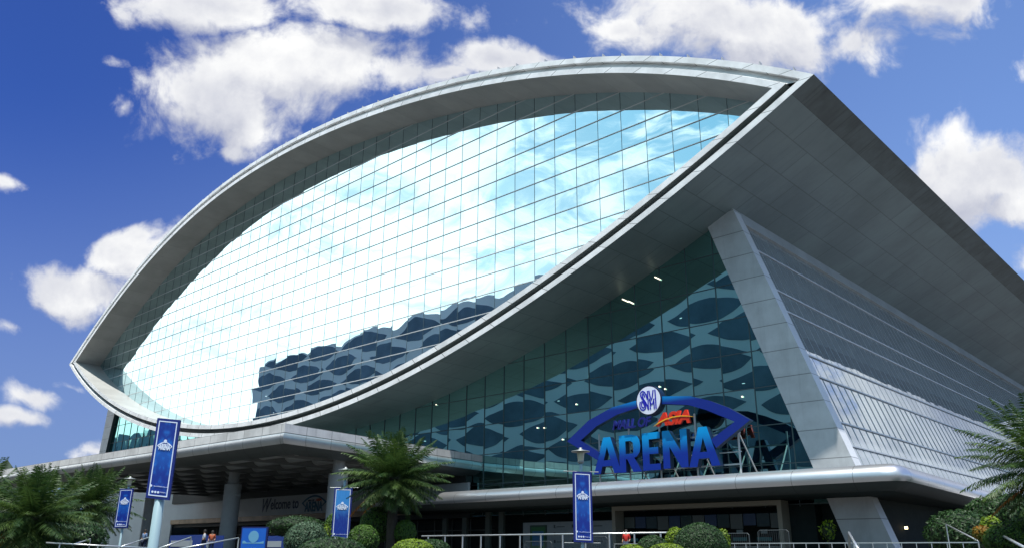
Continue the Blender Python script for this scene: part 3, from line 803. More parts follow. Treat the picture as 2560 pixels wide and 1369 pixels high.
def lg_pt(px, py):   # emblem drawing coordinates -> sign plane (ellipse of the photograph made round)
    return (DC[0]+(px-460)/320*1.06, DC[1]-(py-525+ (px-460)*.10)/388*1.06)
S_out = [(395, 365), (372, 300), (320, 262), (268, 285), (245, 345), (262, 420), (305, 500), (355, 590), (385, 680), (372, 755), (318, 800), (255, 780), (225, 715), (222, 640), (235, 560)]
S_in = [(362, 430), (345, 360), (318, 325), (296, 350), (300, 410), (330, 490), (385, 580), (420, 660), (440, 770)]
S_lo = [(285, 540), (268, 620), (272, 690), (310, 735), (345, 705), (345, 640), (300, 545)]
M1 = [(448, 258), (455, 790)]; M2 = [(505, 560), (507, 780)]; M3 = [(607, 560), (612, 770)]; M4 = [(652, 232), (662, 765)]
M5 = [(487, 255), (515, 420), (545, 520), (575, 420), (602, 240)]; M6 = [(487, 480), (520, 600), (550, 640), (585, 600), (615, 480)]; M0 = [(405, 340), (428, 470)]
b = MB()
for i, s_ in enumerate((S_out, S_in, S_lo, M1, M2, M3, M4, M5, M6, M0)):
    ribbon(b, [lg_pt(*q) for q in s_], .10 if i < 3 else .095, -.18-.002*i, -.16)
sp(b, 'emblem_letters', [m_logo], disc)
o = place_text('MALL OF', 'lettering', mat('sign_deep_blue', (.008, .014, .17), .4), sign, Vector((-36.1, YS-.1, 10.95))-SL, XD, ZD, .95, .035, .16, .25, width=3.6)
# ASIA: red slanted bold letters with a yellow swoosh
o = place_text('ASIA', 'lettering', m_red, sign, Vector((-32.35, YS-.2, 10.85))-SL, XD, ZD, 1.25, .06, .2, .25, width=2.95)
b = MB()
top = [(-34.05, 10.78), (-33.6, 11.04), (-33.0, 11.26), (-32.3, 11.38), (-31.6, 11.39), (-30.9, 11.29), (-30.35, 11.14)]
bot = [(-34.05, 10.78), (-33.5, 11.0), (-32.9, 11.20), (-32.3, 11.30), (-31.6, 11.32), (-30.9, 11.24), (-30.35, 11.14)]
for i in range(len(top)-1):
    q = [bot[i], bot[i+1], top[i+1], top[i]]
    if i == 0: q = q[1:]
    if i == len(top)-2: q = [q[0], q[1], q[3]]
    b.extr(q, F, -.34, -.3)
sp(b, 'swoosh', [m_yel])
b = MB(); m_post = mat('white_steel', (.62, .64, .65), .4)
for x in (-39.9, -37.0, -34.2, -31.1, -27.7):
    b.bar((x, YS+.75, 7.02), (x, YS+.75, 11.6 if x != -27.7 and x != -39.9 else 10.9), .10); b.bar((x, YS+.75, 10.0), (x+.1, YS+3.2, 7.0), .075)
b.bar((-40, YS+.85, 9.9), (-27.6, YS+.85, 9.9), .1); b.bar((-40, YS+.85, 7.75), (-27.6, YS+.85, 7.75), .1)
b.bar((-40, YS+.85, 8.6), (-27.6, YS+.85, 8.6), .07)
sp(b, 'support_frame', [m_post])

# ================================================================== railings
m_steel = mat('stainless_steel', (.62, .63, .62), .3, metal=.7)
rail = thing('railing', 'long stainless steel railing along the plaza edge in front of the ticket hall', 'railing', (-27, 30.8, 1.5))
b = MB(); x0, x1 = -35.3, -18.6
b.tube([(x0+27, -.0, 1.05), (x1+27, 0, 1.05)], .035, 8)
o = b.build('handrail', m_steel, rail, True)
x = -34.78; k = 0
while x < x1:
    b = MB(); b.box(x+27-.025, x+27+.025, -.025, .025, 0, 1.04); b.build('post', m_steel, rail); x += 1.345
b = MB(); b.bar((-23+27, .8, .62), (-8+27, .8, .62), .035)
for k in range(30): b.bar((-23+27+k*.5, .8, 0), (-23+27+k*.5, .8, .62), .02)
b.build('lower_guard', m_steel, rail)
def stair_rail(label, pts, posts, r=.03):
    c = Vector(pts[0]); t = thing('handrail', label, 'handrail', (c.x, c.y, 0))
    b = MB(); b.tube([Vector(p)-Vector((c.x, c.y, 0)) for p in pts], r, 8); b.build('rail', m_steel, t, True)
    for p, zb in posts:
        b = MB(); q = Vector(p)-Vector((c.x, c.y, 0)); b.tube([(q.x, q.y, zb), (q.x, q.y, q.z)], r*.9, 8); b.build('post', m_steel, t)
    return t
def A3(x, y, d): return tuple(at(x, y, d))
stair_rail('slanting stair handrail just left of the blue notice', [A3(440, 1372, 36), A3(597, 1343, 37)], [(A3(597, 1343, 37), 0.3), (A3(520, 1357, 36.5), .3)])
stair_rail('stair handrail rising from behind the tall banner pole', [A3(398, 1369, 39), A3(478, 1341, 40)], [(A3(478, 1341, 40), .3)])
stair_rail('short stair handrail just right of the leftmost banner', [A3(300, 1366, 40), A3(375, 1341, 42)], [(A3(375, 1341, 42), .3)])
stair_rail('pale handrail low under the left palms', [A3(115, 1355, 38), A3(245, 1362, 38), A3(380, 1369, 38)], [(A3(150, 1356, 38), 0), (A3(245, 1362, 38), 0)], .032)
stair_rail('thin handrail slanting up below the second palm', [A3(180, 1360, 41), A3(226, 1346, 42)], [(A3(226, 1346, 42), .3)])
stair_rail('peaked handrail in front of the slanted pillar foot', [A3(2124, 1372, 30), A3(2122, 1330, 30), A3(2146, 1372, 27)], [(A3(2133, 1349, 29), 0.3)], .04)
stair_rail('dark rimmed handrail sloping down right of the pillar', [A3(2365, 1309, 48), A3(2445, 1350, 40)], [(A3(2445, 1350, 40), .5), (A3(2365, 1309, 48), .5)])
stair_rail('steel handrail at the right edge below the palm', [A3(2484, 1325, 34), A3(2570, 1372, 26)], [(A3(2484, 1325, 34), .2), (A3(2510, 1340, 31.5), .2)], .04)
# crowd barriers (grey grid fences)
m_bar = mat('dark_steel', (.05, .06, .065), .5, metal=.3)
def barrier(label, x, y, d, w):
    p = at(x, y, d); t = thing('crowd_barrier', label, 'barrier', (p[0], p[1], 1.504), 0, 'crowd barriers on the plaza')
    b = MB(); h = p[2]-1.5; b.tube([(-w/2, 0, 0), (-w/2, 0, h-.1), (-w/2+.1, 0, h), (w/2-.1, 0, h), (w/2, 0, h-.1), (w/2, 0, 0)], .025, 6)
    b.tube([(-w/2, 0, .25), (w/2, 0, .25)], .02, 6); b.build('frame', m_bar, t)
    b = MB()
    for k in range(int(w/.13)): b.bar((-w/2+.1+k*.13, 0, .25), (-w/2+.1+k*.13, 0, h), .015)
    b.build('bars', m_bar, t); return t
barrier('black barred barrier in front of the right frame of the ticket hall', 1932, 1324, 52, 1.9)
barrier('black barred barrier just right of the round dark bush', 1838, 1332, 50, 1.7)
barrier('black barred barrier just right of the third banner', 1490, 1340, 50, 1.6)
barrier('black barred barrier under the framed poster', 1345, 1352, 52, 2.2)
# dark fence on the right
fen = thing('fence', 'dark barred fence among shrubs at the far right', 'fence', (-8, 36, 0))
b = MB()
for k in range(60): b.bar((-8+k*.14, 36-k*.02, 0), (-8+k*.14, 36-k*.02, 2.35), .02)
b.bar((-8, 36, 2.35), (.4, 34.8, 2.35), .05); b.bar((-8, 36, 1.0), (.4, 34.8, 1.0), .05)
o = b.build('bars', m_bar, fen); o.location = (8, -36, 0)

# ================================================================== lamp posts and banners
m_pole = mat('pale_green_grey_pole', (.30, .42, .46), .4); m_lcap = mat('lamp_cap', (.34, .36, .35), .4, metal=.3); m_lgl = mat('lamp_glass', (.55, .50, .36), .3)
def blotch_mat(name, a, bcol, kind):
    m = bpy.data.materials.new(name); m.use_nodes = True; t = NT(m.node_tree); bs = m.node_tree.nodes['Principled BSDF']
    uv = t.n('ShaderNodeUVMap'); s = t.n('ShaderNodeSeparateXYZ', ins={0: uv})
    if kind == 0:   # stage-light pattern: soft glows, mirrored about the middle
        xm = t.m('ABSOLUTE', t.m('SUBTRACT', s.outputs[0], .5))
        cv = t.n('ShaderNodeCombineXYZ', ins={0: xm, 1: t.m('MULTIPLY', s.outputs[1], 2.4)})
        nz = t.n('ShaderNodeTexNoise', ins={'Vector': cv, 'Scale': 3.2, 'Detail': 4.})
        f = t.ramp(nz.outputs[0], .46, .74)
        top = t.ramp(t.m('ABSOLUTE', t.m('SUBTRACT', s.outputs[1], .86)), .0, .05, 1., 0.)
        mid = t.ramp(xm, .08, .28, 1., 0.)
        f = t.m('MAXIMUM', f, t.m('MULTIPLY', top, mid))
        glow = t.ramp(t.m('ABSOLUTE', t.m('SUBTRACT', s.outputs[1], .55)), 0., .3, .5, 0.)
        f = t.m('ADD', t.m('MULTIPLY', f, .8), glow, clamp=True)
    else:           # crowd: light blue above, splashes, dark blue below
        nz = t.n('ShaderNodeTexNoise', ins={'Vector': uv.outputs[0], 'Scale': 7., 'Detail': 6., 'Distortion': 1.5})
        f = t.m('ADD', t.ramp(s.outputs[1], .35, .8), t.m('MULTIPLY', t.m('SUBTRACT', nz.outputs[0], .5), .9), clamp=True)
    t.set(bs.inputs['Base Color'], t.mix(f, (*a, 1), (*bcol, 1))); bs.inputs['Roughness'].default_value = .4
    return m
m_b0 = blotch_mat('banner_print', (.004, .024, .25), (.010, .13, .52), 0)
m_b1 = blotch_mat('banner_print_crowd', (.004, .024, .25), (.04, .24, .62), 1)
m_bedge = mat('banner_edge', (.006, .016, .17), .45); m_bw = mat('banner_white', (.70, .76, .90), .5)
def banner(label, base, cz, hgt, wid, ang, slope, crowd, lean=0.):
    """flat rigid banner; its width runs along direction ang"""
    t = thing('banner', label, 'banner', (base[0], base[1], cz), ang, 'blue arena banners on poles')
    fn = lambda u, v, d: (u, d, v+u*slope)
    w2, h2 = wid/2, hgt/2
    b = MB(); b.extr([(-w2, -h2), (w2, -h2), (w2, h2), (-w2, h2)], fn, -.03, .03)
    b.build('panel', m_bedge, t)
    e = .075
    iw_, ih = w2-e-.03, h2-e-.03
    b = MB()
    for p in ([(-w2+e, -h2+e), (w2-e, -h2+e), (w2-e, -h2+e+.03), (-w2+e, -h2+e+.03)], [(-w2+e, h2-e-.03), (w2-e, h2-e-.03), (w2-e, h2-e), (-w2+e, h2-e)],
              [(-w2+e, -h2+e+.03), (-w2+e+.03, -h2+e+.03), (-w2+e+.03, h2-e-.03), (-w2+e, h2-e-.03)], [(w2-e-.03, -h2+e+.03), (w2-e, -h2+e+.03), (w2-e, h2-e-.03), (w2-e-.03, h2-e-.03)]):
        b.extr(p, fn, -.04, -.03)
    b.build('border', m_bw, t)
    b = MB(); b.face([fn(-iw_, -ih, -.034), fn(iw_, -ih, -.034), fn(iw_, ih, -.034), fn(-iw_, ih, -.034)], [(0, 0), (1, 0), (1, 1), (0, 1)])
    b.build('print', m_b1 if crowd else m_b0, t)
    b = MB(); emblem(lambda u, v, d: (u, -.036-d, v+.36+u*slope), wid*.66, wid*.17, wid*.030, .008, 0, b)
    b.extr([(.07*math.cos(a)*wid, .17*wid+.02+.07*wid*math.sin(a)) for a in np.linspace(0, 6.28, 12)[:-1]], lambda u, v, d: (u, -.036-d, v+.36+u*slope), .009, 0)
    b.build('emblem', m_bw, t)
    place_text('ARENA', 'lettering', m_bw, t, (0, -.05, .36-.14*wid), (1, 0, slope), ZD, .3*wid, .012, .006, 0, width=.5*wid)
    place_text('MALL OF ASIA', 'lettering', m_bw, t, (0, -.05, .36+.05*wid), (1, 0, slope), ZD, .07*wid, .0, .006, 0, width=.36*wid)
    b = MB()
    for u, v, r in ((-.33*wid, -h2+.36, .045*wid), (-.24*wid, -h2+.19, .045*wid), (-.12*wid, -h2+.19, .045*wid), (0, -h2+.19, .045*wid)):
        b = MB(); b.extr([(u+r*math.cos(a), v+r*math.sin(a)) for a in np.linspace(0, 6.28, 14)[:-1]], fn, -.045, -.034)
        b.build('icon', m_bw, t)
    place_text('www.mallofasia-arena.com', 'lettering', m_bw, t, (.08*wid, -.05, -h2+.34), (1, 0, slope), ZD, .06*wid, 0, .006, 0, width=.6*wid)
    place_text('MOAArena', 'lettering', m_bw, t, (.2*wid, -.05, -h2+.17), (1, 0, slope), ZD, .055*wid, 0, .006, 0, width=.24*wid)
    return t
def lamp_post(label, base, ztop, rad=.055, lamp=True, arms=None, ang=0.):
    t = thing('lamp_post' if lamp else 'banner_pole', label, 'lamp post' if lamp else 'pole', (base[0], base[1], 0), ang, 'pale poles carrying the banners')
    zt = ztop-.62 if lamp else ztop
    b = MB(); b.tube([(0, 0, 0), (0, 0, .3), (0, 0, zt)], [rad*1.6, rad*1.25, rad], 12); b.build('pole', m_pole, t, True)
    if lamp:
        b = MB(); b.lathe((0, 0, zt), [(.0, .0), (.09, .0), (.12, .07), (.115, .1), (.0, .1)], 16); b.build('lamp_base', m_lcap, t, True)
        b = MB(); b.lathe((0, 0, zt+.1), [(.11, 0), (.14, .30), (.14, .36), (0, .36)], 16); b.build('lamp_glass', m_lgl, t, True)
        b = MB(); b.lathe((0, 0, zt+.44), [(0, -.01), (.34, -.02), (.345, .01), (.15, .05), (.06, .08), (.05, .14), (0, .15)], 24); b.build('lamp_shade', m_lcap, t, True)
    if arms:
        for z in arms:
            b = MB(); b.tube([(-.68, 0, z), (.68, 0, z)], .018, 6); b.build('arm', m_lcap, t)
    return t
AY = R_(90)
def bset(label_b, label_p, px, py0, px2, py1, d, wid, lamp_y, ang, slope, crowd=False, off=0., rad=.055):
    t0 = at(px, py0, d); t1 = at(px2, py1, d); hgt = t0[2]-t1[2]; cz = (t0[2]+t1[2])/2
    bx = (t0[0]+t1[0])/2; by = (t0[1]+t1[1])/2
    dx, dy = math.cos(ang), math.sin(ang); nx, ny = dy, -dx     # banner front faces -local y
    banner(label_b, (bx, by), cz, hgt, wid, ang, slope, crowd)
    base = (bx-nx*.12+dx*off, by-ny*.12+dy*off)
    zt = at(0, lamp_y, d)[2] if False else None
    if lamp_y:
        lt = C0+ray((px+px2)/2, lamp_y)*0; r = ray((px+px2)/2, lamp_y); zt = CZ+r[2]*d/math.hypot(r[0], r[1])
        lamp_post(label_p, base, zt, rad, True, [cz+hgt/2+.02, cz-hgt/2-.02], ang)
    else:
        lamp_post(label_p, base, cz+hgt/2-.1, rad, False, None, ang)
bset('tallest and nearest blue banner, left of the high canopy corner', 'thick pale pole under the tallest banner', 420, 1046, 398, 1246, 27, .74, None, R_(38), -.10, rad=.125)
bset('small blue banner among the left palms', 'lamp post of the leftmost banner beside the palms', 314, 1220, 306, 1318, 55, .98, 1187, R_(25), 0., rad=.06)
bset('blue banner under the big blue sign, beside the steel railing', 'lamp post in front of the big blue letter sign', 1457, 1178, 1456, 1354, 31, .72, 1114, R_(55), -.03)
bset('blue banner with a light blue top beside the middle palm', 'lamp post left of the middle palm', 858, 1218, 851, 1354, 40.5, .86, 1163, R_(40), -.02, True)

# blue notice
p = at(637, 1319, 38)
t = thing('notice_board', 'bright blue notice with a globe emblem in front of the columns', 'sign', (p[0], p[1], 0), R_(30))
b = MB(); h = p[2]; b.box(-.62, .62, 0, .08, .6, h+.06); b.build('frame', mat('notice_navy', (.005, .012, .10), .5), t)
b = MB(); b.box(-.56, .56, -.02, -.003, .65, h); b.build('panel', mat('notice_blue', (.008, .10, .48), .4), t)
b = MB(); fn = lambda u, v, d: (u, -.021-d, v)
b.extr([(.24*math.cos(a), h-.34+.24*math.sin(a)) for a in np.linspace(0, 6.28, 24)[:-1]], fn, .006, 0)
b.extr([(-.5, h-.62), (.5, h-.62), (.5, h-.52), (.3, h-.56), (.1, h-.58), (-.3, h-.58), (-.42, h-.5), (-.5, h-.52)], fn, .005, 0)
b.build('globe_emblem', mat('notice_pale', (.12, .32, .50), .5), t)
place_text('NO', 'lettering', mat('notice_white', (.5, .62, .75), .5), t, (0, -.03, h-1.03), XD, ZD, .3, .015, .01)
b = MB(); b.box(-.5, -.44, 0, .06, 0, .6); b.box(.44, .5, 0, .06, 0, .6); b.build('leg', m_bar, t)
# blue and white barriers under the high canopy
for i, (x, y, w, lab) in enumerate([(470, 1336, 2.6, 'blue and white cloth barrier left of the second column'), (515, 1338, 2.4, 'blue and white cloth barrier against the foot of the second column'), (690, 1338, 2.6, 'blue and white cloth barrier just right of the blue notice'), (800, 1352, 2.4, 'blue and white cloth barrier hidden partly by bushes')]):
    p = at(x, y, 62); t = thing('cloth_barrier', lab, 'barrier', (p[0], p[1], 1.504), 0, 'blue and white barriers under the high canopy')
    z = p[2]-1.5
    b = MB(); b.box(-w, w, 0, .05, .3, z); b.build('cloth', mat('barrier_blue', (.01, .04, .22), .6), t)
    b = MB(); b.box(-w*.9, w*.3, -.02, -.003, z-.75, z-.35); b.build('stripe', mat('barrier_white', (.30, .34, .38), .6), t)
    b = MB(); b.box(-w, -w+.05, -.0, .06, 0, .3); b.box(w-.05, w, 0, .06, 0, .3); b.build('feet', m_bar, t)

# ================================================================== planting
def leaf_mat(name, c1, c2, rough=.5, sub=.0, hue=.4):
    m = bpy.data.materials.new(name); m.use_nodes = True; t = NT(m.node_tree); bs = m.node_tree.nodes['Principled BSDF']
    uv = t.n('ShaderNodeUVMap'); s = t.n('ShaderNodeSeparateXYZ', ins={0: uv})
    t.set(bs.inputs['Base Color'], t.mix(s.outputs[0], (*c1, 1), (*c2, 1))); bs.inputs['Roughness'].default_value = rough
    bs.inputs['Specular IOR Level'].default_value = .35
    tr = t.n('ShaderNodeBsdfTranslucent'); t.set(tr.inputs[0], t.mix(s.outputs[0], (*[min(1, q*1.3) for q in c1], 1), (*[min(1, q*1.3) for q in c2], 1)))
    mx = t.n('ShaderNodeMixShader', ins={0: .25, 1: bs.outputs[0], 2: tr.outputs[0]})
    t.set(m.node_tree.nodes['Material Output'].inputs[0], mx)
    return m
m_palm = leaf_mat('palm_leaf', (.020, .056, .014), (.105, .165, .035)); m_dry = leaf_mat('dry_palm_leaf', (.30, .10, .015), (.55, .22, .03))
m_trunk = mat('palm_trunk', (.035, .028, .02), .9, bump=.6, bscale=14, var=.3)
def frond(mb, root, az, el, length, droop, rs, width=.55, seg=16, curl=0.):
    """one feather leaf: arching rib with two rows of leaflets"""
    d = Vector((math.cos(az)*math.cos(el), math.sin(az)*math.cos(el), math.sin(el))); p = Vector(root); pts = [p.copy()]; dirs = [d.copy()]
    st = length/seg
    for k in range(seg):
        d = (d+Vector((0, 0, -1))*droop*(.35+k/seg)*st).normalized(); p = p+d*st; pts.append(p.copy()); dirs.append(d.copy())
    tone = rs.uniform(0, 1)*.6
    side = Vector((-math.sin(az), math.cos(az), 0))
    for k in range(seg):     # rib
        w = .035*(1-k/seg)+.008; a, c = pts[k], pts[k+1]; u = dirs[k].cross(side).normalized()
        mb.face([a-side*w, c-side*w*.8, c+side*w*.8, a+side*w], [(tone, 0)]*4)
    nl = int(length*22)
    for i in range(nl):
        f = .10+.90*i/nl; x = f*seg; k = min(int(x), seg-1); q = pts[k].lerp(pts[k+1], x-k); dd = dirs[k]; nrm = side.cross(dd).normalized()
        L = width*math.sin(math.pi*(f**.75)*.86+.25)*rs.uniform(.8, 1.1)
        for sg_ in (-1, 1):
            o = (side*sg_*.95+dd*.62+nrm*rs.uniform(.0, .6)).normalized(); o = (o+Vector((0, 0, -.25*rs.rand()))).normalized()
            e = q+o*L; mid = q+o*L*.5+Vector((0, 0, .015)); wv_ = dd*.020
            tn = min(1, max(0, tone+rs.uniform(-.15, .3)))
            e = e+Vector((0, 0, -.08*L))
            mb.face([q-wv_*.5, mid-wv_, e, mid+wv_], [(tn, 0)]*4)
def palm(label, x, y, rz_seed, zc, hz, fl, nf, group='feather leaved palms', base_z=0., orange=0, updown=(88, -42)):
    rs = np.random.RandomState(rz_seed)
    t = thing('palm_tree', label, 'palm tree', (x, y, base_z), 0, group)
    b = MB(); zz = np.linspace(0, zc, 10); b.tube([(.03*math.sin(z), .02*z*0, z) for z in zz], [.26-.06*z/zc+.015*(k % 2) for k, z in enumerate(zz)], 12)
    b.build('trunk', m_trunk, t, True)
    b = MB(); bo = MB()
    for k in range(nf):
        f = (k+.5)/nf; el = R_(updown[0]+(updown[1]-updown[0])*f**.82+rs.uniform(-7, 7)); az = k*2.39996+rs.uniform(-.25, .25)
        L = fl*(.72+.28*math.sin(math.pi*min(1, f*1.1)))*rs.uniform(.9, 1.08)
        frond(b, (0, 0, zc-.15*f), az, el, L, .17+.16*f, rs, width=.5*fl/2.4)
    b.build('crown', m_palm, t)
    for k in range(orange):
        az = rs.uniform(2.6, 4.4); frond(bo, (0, 0, zc-.3), az, R_(-12-8*rs.rand()), fl*rs.uniform(.8, 1), .4, rs, width=.35)
    if orange: bo.build('dry_fronds', m_dry, t)
    return t
pc_ = at(985, 1215, 38)
palm('bushy feather palm in the middle beside the high canopy', pc_[0], pc_[1], 3, pc_[2]+.42, 0, 2.7, 96, orange=2)
pl = at(225, 1262, 59); palm('large feather palm behind the small leftmost banner', pl[0], pl[1], 5, pl[2], 0, 3.3, 80, orange=1)
pl = at(85, 1290, 40); palm('wide feather palm with orange dry leaves at the far left', pl[0], pl[1], 8, pl[2], 0, 2.75, 86, orange=4)
pl = at(-60, 1265, 44); palm('feather palm cut by the left edge of the picture', pl[0], pl[1], 9, pl[2], 0, 2.9, 54, orange=3)
pl = at(2640, 1160, 31); palm('tall feather palm at the right edge over the shrubs', pl[0], pl[1], 11, pl[2], 0, 2.95, 84, orange=1)

m_bd = leaf_mat('dark_bush_leaf', (.012, .038, .010), (.035, .085, .018)); m_bl = leaf_mat('lime_bush_leaf', (.06, .12, .008), (.24, .34, .015)); m_bg = leaf_mat('greyish_bush_leaf', (.035, .07, .04), (.10, .17, .09))
m_bm = leaf_mat('green_bush_leaf', (.020, .065, .008), (.09, .17, .018)); m_core = mat('bush_core', (.010, .02, .007), .95)
def bush(label, c, rx, rz, m, n=2600, leaf=.06, seed=1, group='clipped round bushes', stem=True, rough=.03, name='bush', ry=None):
    rs = np.random.RandomState(seed); ry = ry or rx
    t = thing(name, label, 'bush' if name == 'bush' else name.replace('_', ' '), (c[0], c[1], 0), 0, group)
    b = MB(); nn = 18; cz = c[2]
    prof = [(rx*.93*math.sin(math.pi*k/nn), -rz*.93*math.cos(math.pi*k/nn)) for k in range(nn+1)]
    b.lathe((0, 0, cz), prof, 20, sc=(1, ry/rx)); b.build('twigs', m_core, t, True)
    b = MB()
    ph = rs.rand(6)*6
    for i in range(n):
        v = rs.normal(size=3); v /= np.linalg.norm(v); k = 1+rs.uniform(-1, .6)*rough+.03*math.sin(v[0]*5+ph[0])*math.sin(v[1]*6+ph[1])*math.sin(v[2]*5+ph[2])
        p = np.array([v[0]*rx*k, v[1]*ry*k, cz+v[2]*rz*k])
        nrm = Vector(v/np.array([rx, ry, rz])).normalized(); nrm = (nrm+Vector(rs.normal(size=3))*.45).normalized()
        a = nrm.orthogonal().normalized(); a.rotate(Matrix.Rotation(rs.rand()*6.28, 3, nrm)); c2 = nrm.cross(a); s_ = leaf*rs.uniform(.7, 1.3)
        q = Vector(p); tn = float(np.clip(rs.rand()*.7+.25*v[2], 0, 1))
        b.face([q-a*s_, q-c2*s_*.5, q+a*s_+nrm*s_*.3, q+c2*s_*.5], [(tn, 0)]*4)
    b.build('leaves', m, t)
    if stem:
        b = MB(); b.tube([(0, 0, 0), (0, 0, max(.05, cz-rz*.8))], .06, 8); b.build('stem', m_trunk, t)
    return t
def bpx(label, x, y, rpx, rpy, d, m, seed, **k):
    p = at(x, y, d); s = d*1.0/FPX*1.03
    return bush(label, p, rpx*s, rpy*s, m, seed=seed, **k)
bpx('pale grey green dome shaped bush left of the light topped banner', 765, 1352, 48, 42, 36, m_bg, 1, n=4200, leaf=.05)
bpx('low dark hedge mound below the pale dome bush', 830, 1385, 80, 38, 32, m_bd, 2, n=3500, leaf=.05)
bpx('tall round dark bush directly behind the middle palm trunk', 940, 1312, 37, 40, 39, m_bm, 3, n=3200, leaf=.055)
bpx('lime rimmed round bush just right of the light topped banner', 908, 1350, 35, 34, 35, m_bm, 4, n=3000, leaf=.05)
bpx('round green bush right of the middle palm trunk', 1012, 1330, 26, 28, 38, m_bm, 5, n=2600, leaf=.05)
bpx('brightest yellow green bush at the bottom middle', 1032, 1376, 48, 26, 26, m_bl, 6, n=3600, leaf=.035)
bpx('dark bush tucked under the yellow green one', 1080, 1372, 40, 22, 30, m_bd, 7, n=2400, leaf=.045)
bpx('small lime bush behind the light topped banner', 838, 1325, 26, 40, 44, m_bm, 8, n=2400, leaf=.06)
bpx('biggest round dark green bush below the blue letter sign', 1752, 1368, 60, 54, 27, m_bd, 9, n=6500, leaf=.034)
bpx('yellow tinged bush squeezed left of the biggest round bush', 1690, 1350, 23, 28, 28, m_bl, 10, n=2200, leaf=.035, rough=.12)
bpx('low dark green bush left of the yellow tinged bush', 1632, 1372, 36, 30, 26, m_bd, 11, n=3000, leaf=.034)
bpx('small bright lime bush lowest below the ticket hall', 1580, 1378, 30, 16, 24, m_bl, 12, n=1800, leaf=.03)
bpx('flat bright lime bush in front of the biggest round bush', 1668, 1378, 42, 18, 24, m_bl, 13, n=2400, leaf=.03)
bpx('small yellow leaved bush right of the biggest round bush', 1808, 1352, 14, 24, 28, m_bl, 14, n=900, leaf=.045, rough=.25)
bpx('leafy hedge at the bottom right edge', 2560, 1350, 70, 38, 32, m_bm, 15, n=5200, leaf=.05, rough=.08)
bpx('orange and yellow leaved plant beside the right hand steps', 2455, 1332, 15, 13, 38, leaf_mat('croton_leaf', (.07, .11, .01), (.34, .13, .012)), 16, n=900, leaf=.08, rough=.3)
bpx('yellow green spiky shrub above the orange leaved plant', 2478, 1312, 18, 16, 42, m_bl, 17, n=700, leaf=.09, rough=.3)
bpx('dark ragged shrub beside the right end of the low canopy', 2400, 1335, 60, 45, 52, m_bd, 18, n=3600, leaf=.11, rough=.2)
bpx('dark tree mass hanging behind the right palm', 2520, 1295, 75, 45, 60, m_bd, 19, n=5200, leaf=.14, rough=.2)
bpx('dark undergrowth below the far left palms', 40, 1350, 90, 50, 44, m_bd, 20, n=4000, leaf=.09, rough=.2)
bpx('dark undergrowth between the two left palms', 170, 1345, 70, 32, 46, m_bd, 21, n=3600, leaf=.09, rough=.2)
bpx('dark clipped shrubs seen below the welcome board', 740, 1315, 60, 22, 57, m_bd, 22, n=2600, leaf=.08, rough=.15)
bpx('slim lime plant with red flowers at the foot of the light topped banner', 815, 1345, 10, 26, 37, m_bl, 23, n=500, leaf=.06, rough=.4)
bpx('yellow leaved plant in the dark gap left of the slanted pillar', 2070, 1325, 14, 18, 58, m_bl, 24, n=260, leaf=.12, rough=.5)

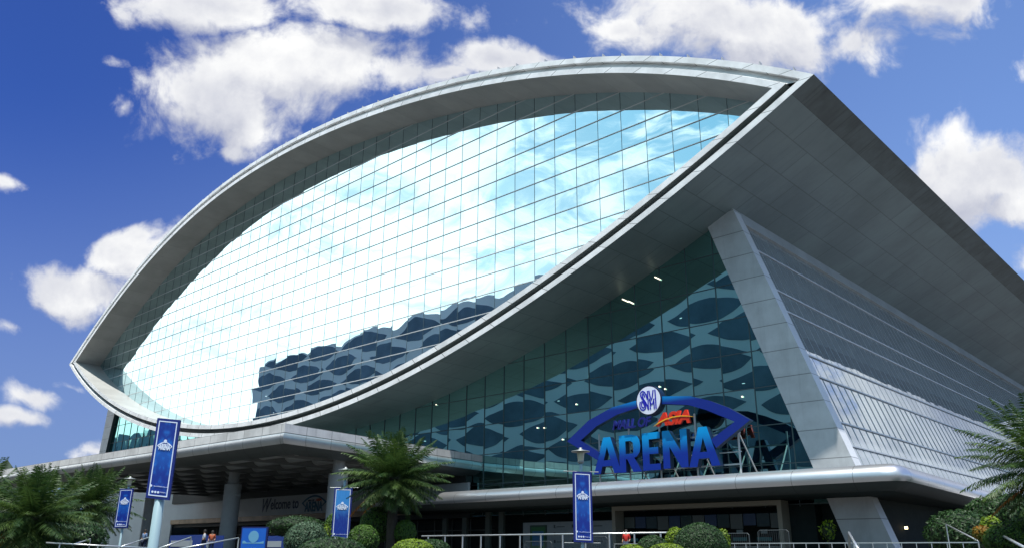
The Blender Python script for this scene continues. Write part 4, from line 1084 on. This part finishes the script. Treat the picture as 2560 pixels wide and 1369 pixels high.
# ================================================================== people (small, far away)
def person(label, x, yhead, d, shirt, trousers, facing=0., arm=0.2, hairc=(.01, .008, .006)):
    p = at(x, yhead, d); hgt = p[2]-1.504
    hgt = min(max(hgt, 1.5), 1.8); s = hgt/1.75
    t = thing('person', label, 'person', (p[0], p[1], 1.504), facing, 'visitors on the plaza')
    J = {'pel': (0, 0, .95), 'sp': (0, 0, 1.15), 'ch': (0, 0, 1.38), 'nk': (0, 0, 1.50), 'hd': (0, -.02, 1.60), 'tp': (0, -.01, 1.72),
         'sl': (-.18, 0, 1.42), 'el': (-.24, .02, 1.14), 'wl': (-.22, -.12-arm*.2, .92), 'sr': (.18, 0, 1.42), 'er': (.24, .02, 1.14), 'wr': (.22, -.14, .92+arm*.4),
         'hl': (-.1, 0, .9), 'kl': (-.11, -.03, .5), 'al': (-.12, .02, .08), 'tl': (-.13, -.14, .03), 'hr': (.1, 0, .9), 'kr': (.12, -.01, .5), 'ar': (.13, .06, .08), 'tr': (.14, -.1, .03)}
    E_ = [('pel', 'sp'), ('sp', 'ch'), ('ch', 'nk'), ('nk', 'hd'), ('hd', 'tp'), ('ch', 'sl'), ('sl', 'el'), ('el', 'wl'), ('ch', 'sr'), ('sr', 'er'), ('er', 'wr'), ('pel', 'hl'), ('hl', 'kl'), ('kl', 'al'), ('al', 'tl'), ('pel', 'hr'), ('hr', 'kr'), ('kr', 'ar'), ('ar', 'tr')]
    Rd = dict(pel=.14, sp=.13, ch=.14, nk=.055, hd=.095, tp=.07, sl=.06, el=.045, wl=.035, sr=.06, er=.045, wr=.035, hl=.09, kl=.06, al=.045, tl=.035, hr=.09, kr=.06, ar=.045, tr=.035)
    ks = list(J)
    def skin(keys, edges, rad, name, m):
        me = bpy.data.meshes.new(name); me.from_pydata([tuple(c*s for c in J[k]) for k in keys], [(keys.index(a), keys.index(b_)) for a, b_ in edges], []); me.materials.append(m)
        o = bpy.data.objects.new(name, me); COL.objects.link(o); o.parent = t
        md = o.modifiers.new('skin', 'SKIN'); md.use_smooth_shade = True
        for i, k in enumerate(keys): me.skin_vertices[0].data[i].radius = (rad[k]*s, rad[k]*s)
        me.skin_vertices[0].data[0].use_root = True
        o.modifiers.new('sub', 'SUBSURF').levels = 1; o.modifiers['sub'].render_levels = 1
        return o
    skin(ks, E_, Rd, 'body', mat('skin_tone', (.32, .18, .11), .6))
    tk = ['pel', 'sp', 'ch', 'sl', 'el', 'sr', 'er']; r2 = {k: Rd[k]+.022 for k in ks}
    skin(tk, [e for e in E_ if e[0] in tk and e[1] in tk], r2, 'shirt', shirt)
    lk = ['pel', 'hl', 'kl', 'al', 'hr', 'kr', 'ar']; skin(lk, [e for e in E_ if e[0] in lk and e[1] in lk], r2, 'trousers', trousers)
    b = MB(); b.lathe((0, .012*s, 1.64*s), [(.112*s, -.05*s), (.115*s, .0), (.10*s, .07*s), (.06*s, .115*s), (0, .125*s)], 14); b.build('hair', mat('dark_hair', hairc, .7), t, True)
    return t
jeans = mat('jeans', (.02, .03, .07), .8)
person('person in a red shirt standing behind the steel railing', 1565, 1322, 50, mat('red_shirt', (.45, .015, .01), .8), jeans, .3)
person('person in a white shirt beside the second column', 512, 1331, 58, mat('white_shirt', (.5, .52, .55), .8), jeans, -.4)
person('person in a rust coloured shirt near the foot of the column', 532, 1328, 60, mat('rust_shirt', (.35, .08, .03), .8), jeans, .8)
person('person in pale blue standing under the canopy left of the thick pole', 362, 1336, 60, mat('blue_shirt', (.12, .2, .35), .8), jeans, .2)
# white tent roof behind the right palm
p = at(2440, 1272, 80)
t = thing('tent', 'white tent roof peeking out behind the right palm', 'tent', (p[0], p[1], 0))
b = MB(); z = p[2]
for k in range(3):
    ox = k*8.
    ap = (ox, 0, z+.6); cs = [(ox-4, -4, z-1.), (ox+4, -4, z-1.), (ox+4, 4, z-1.), (ox-4, 4, z-1.)]
    for i in range(4): b.face([cs[i], cs[(i+1) % 4], ap])
b.build('roof', mat('tent_white', (.75, .75, .75), .6), t)
for k, (x, y) in enumerate([(-4, -4), (4, -4), (12, -4), (20, -4)]):
    b = MB(); b.tube([(x, y, 0), (x, y, z-1)], .06, 8); b.build('pole', m_post, t)
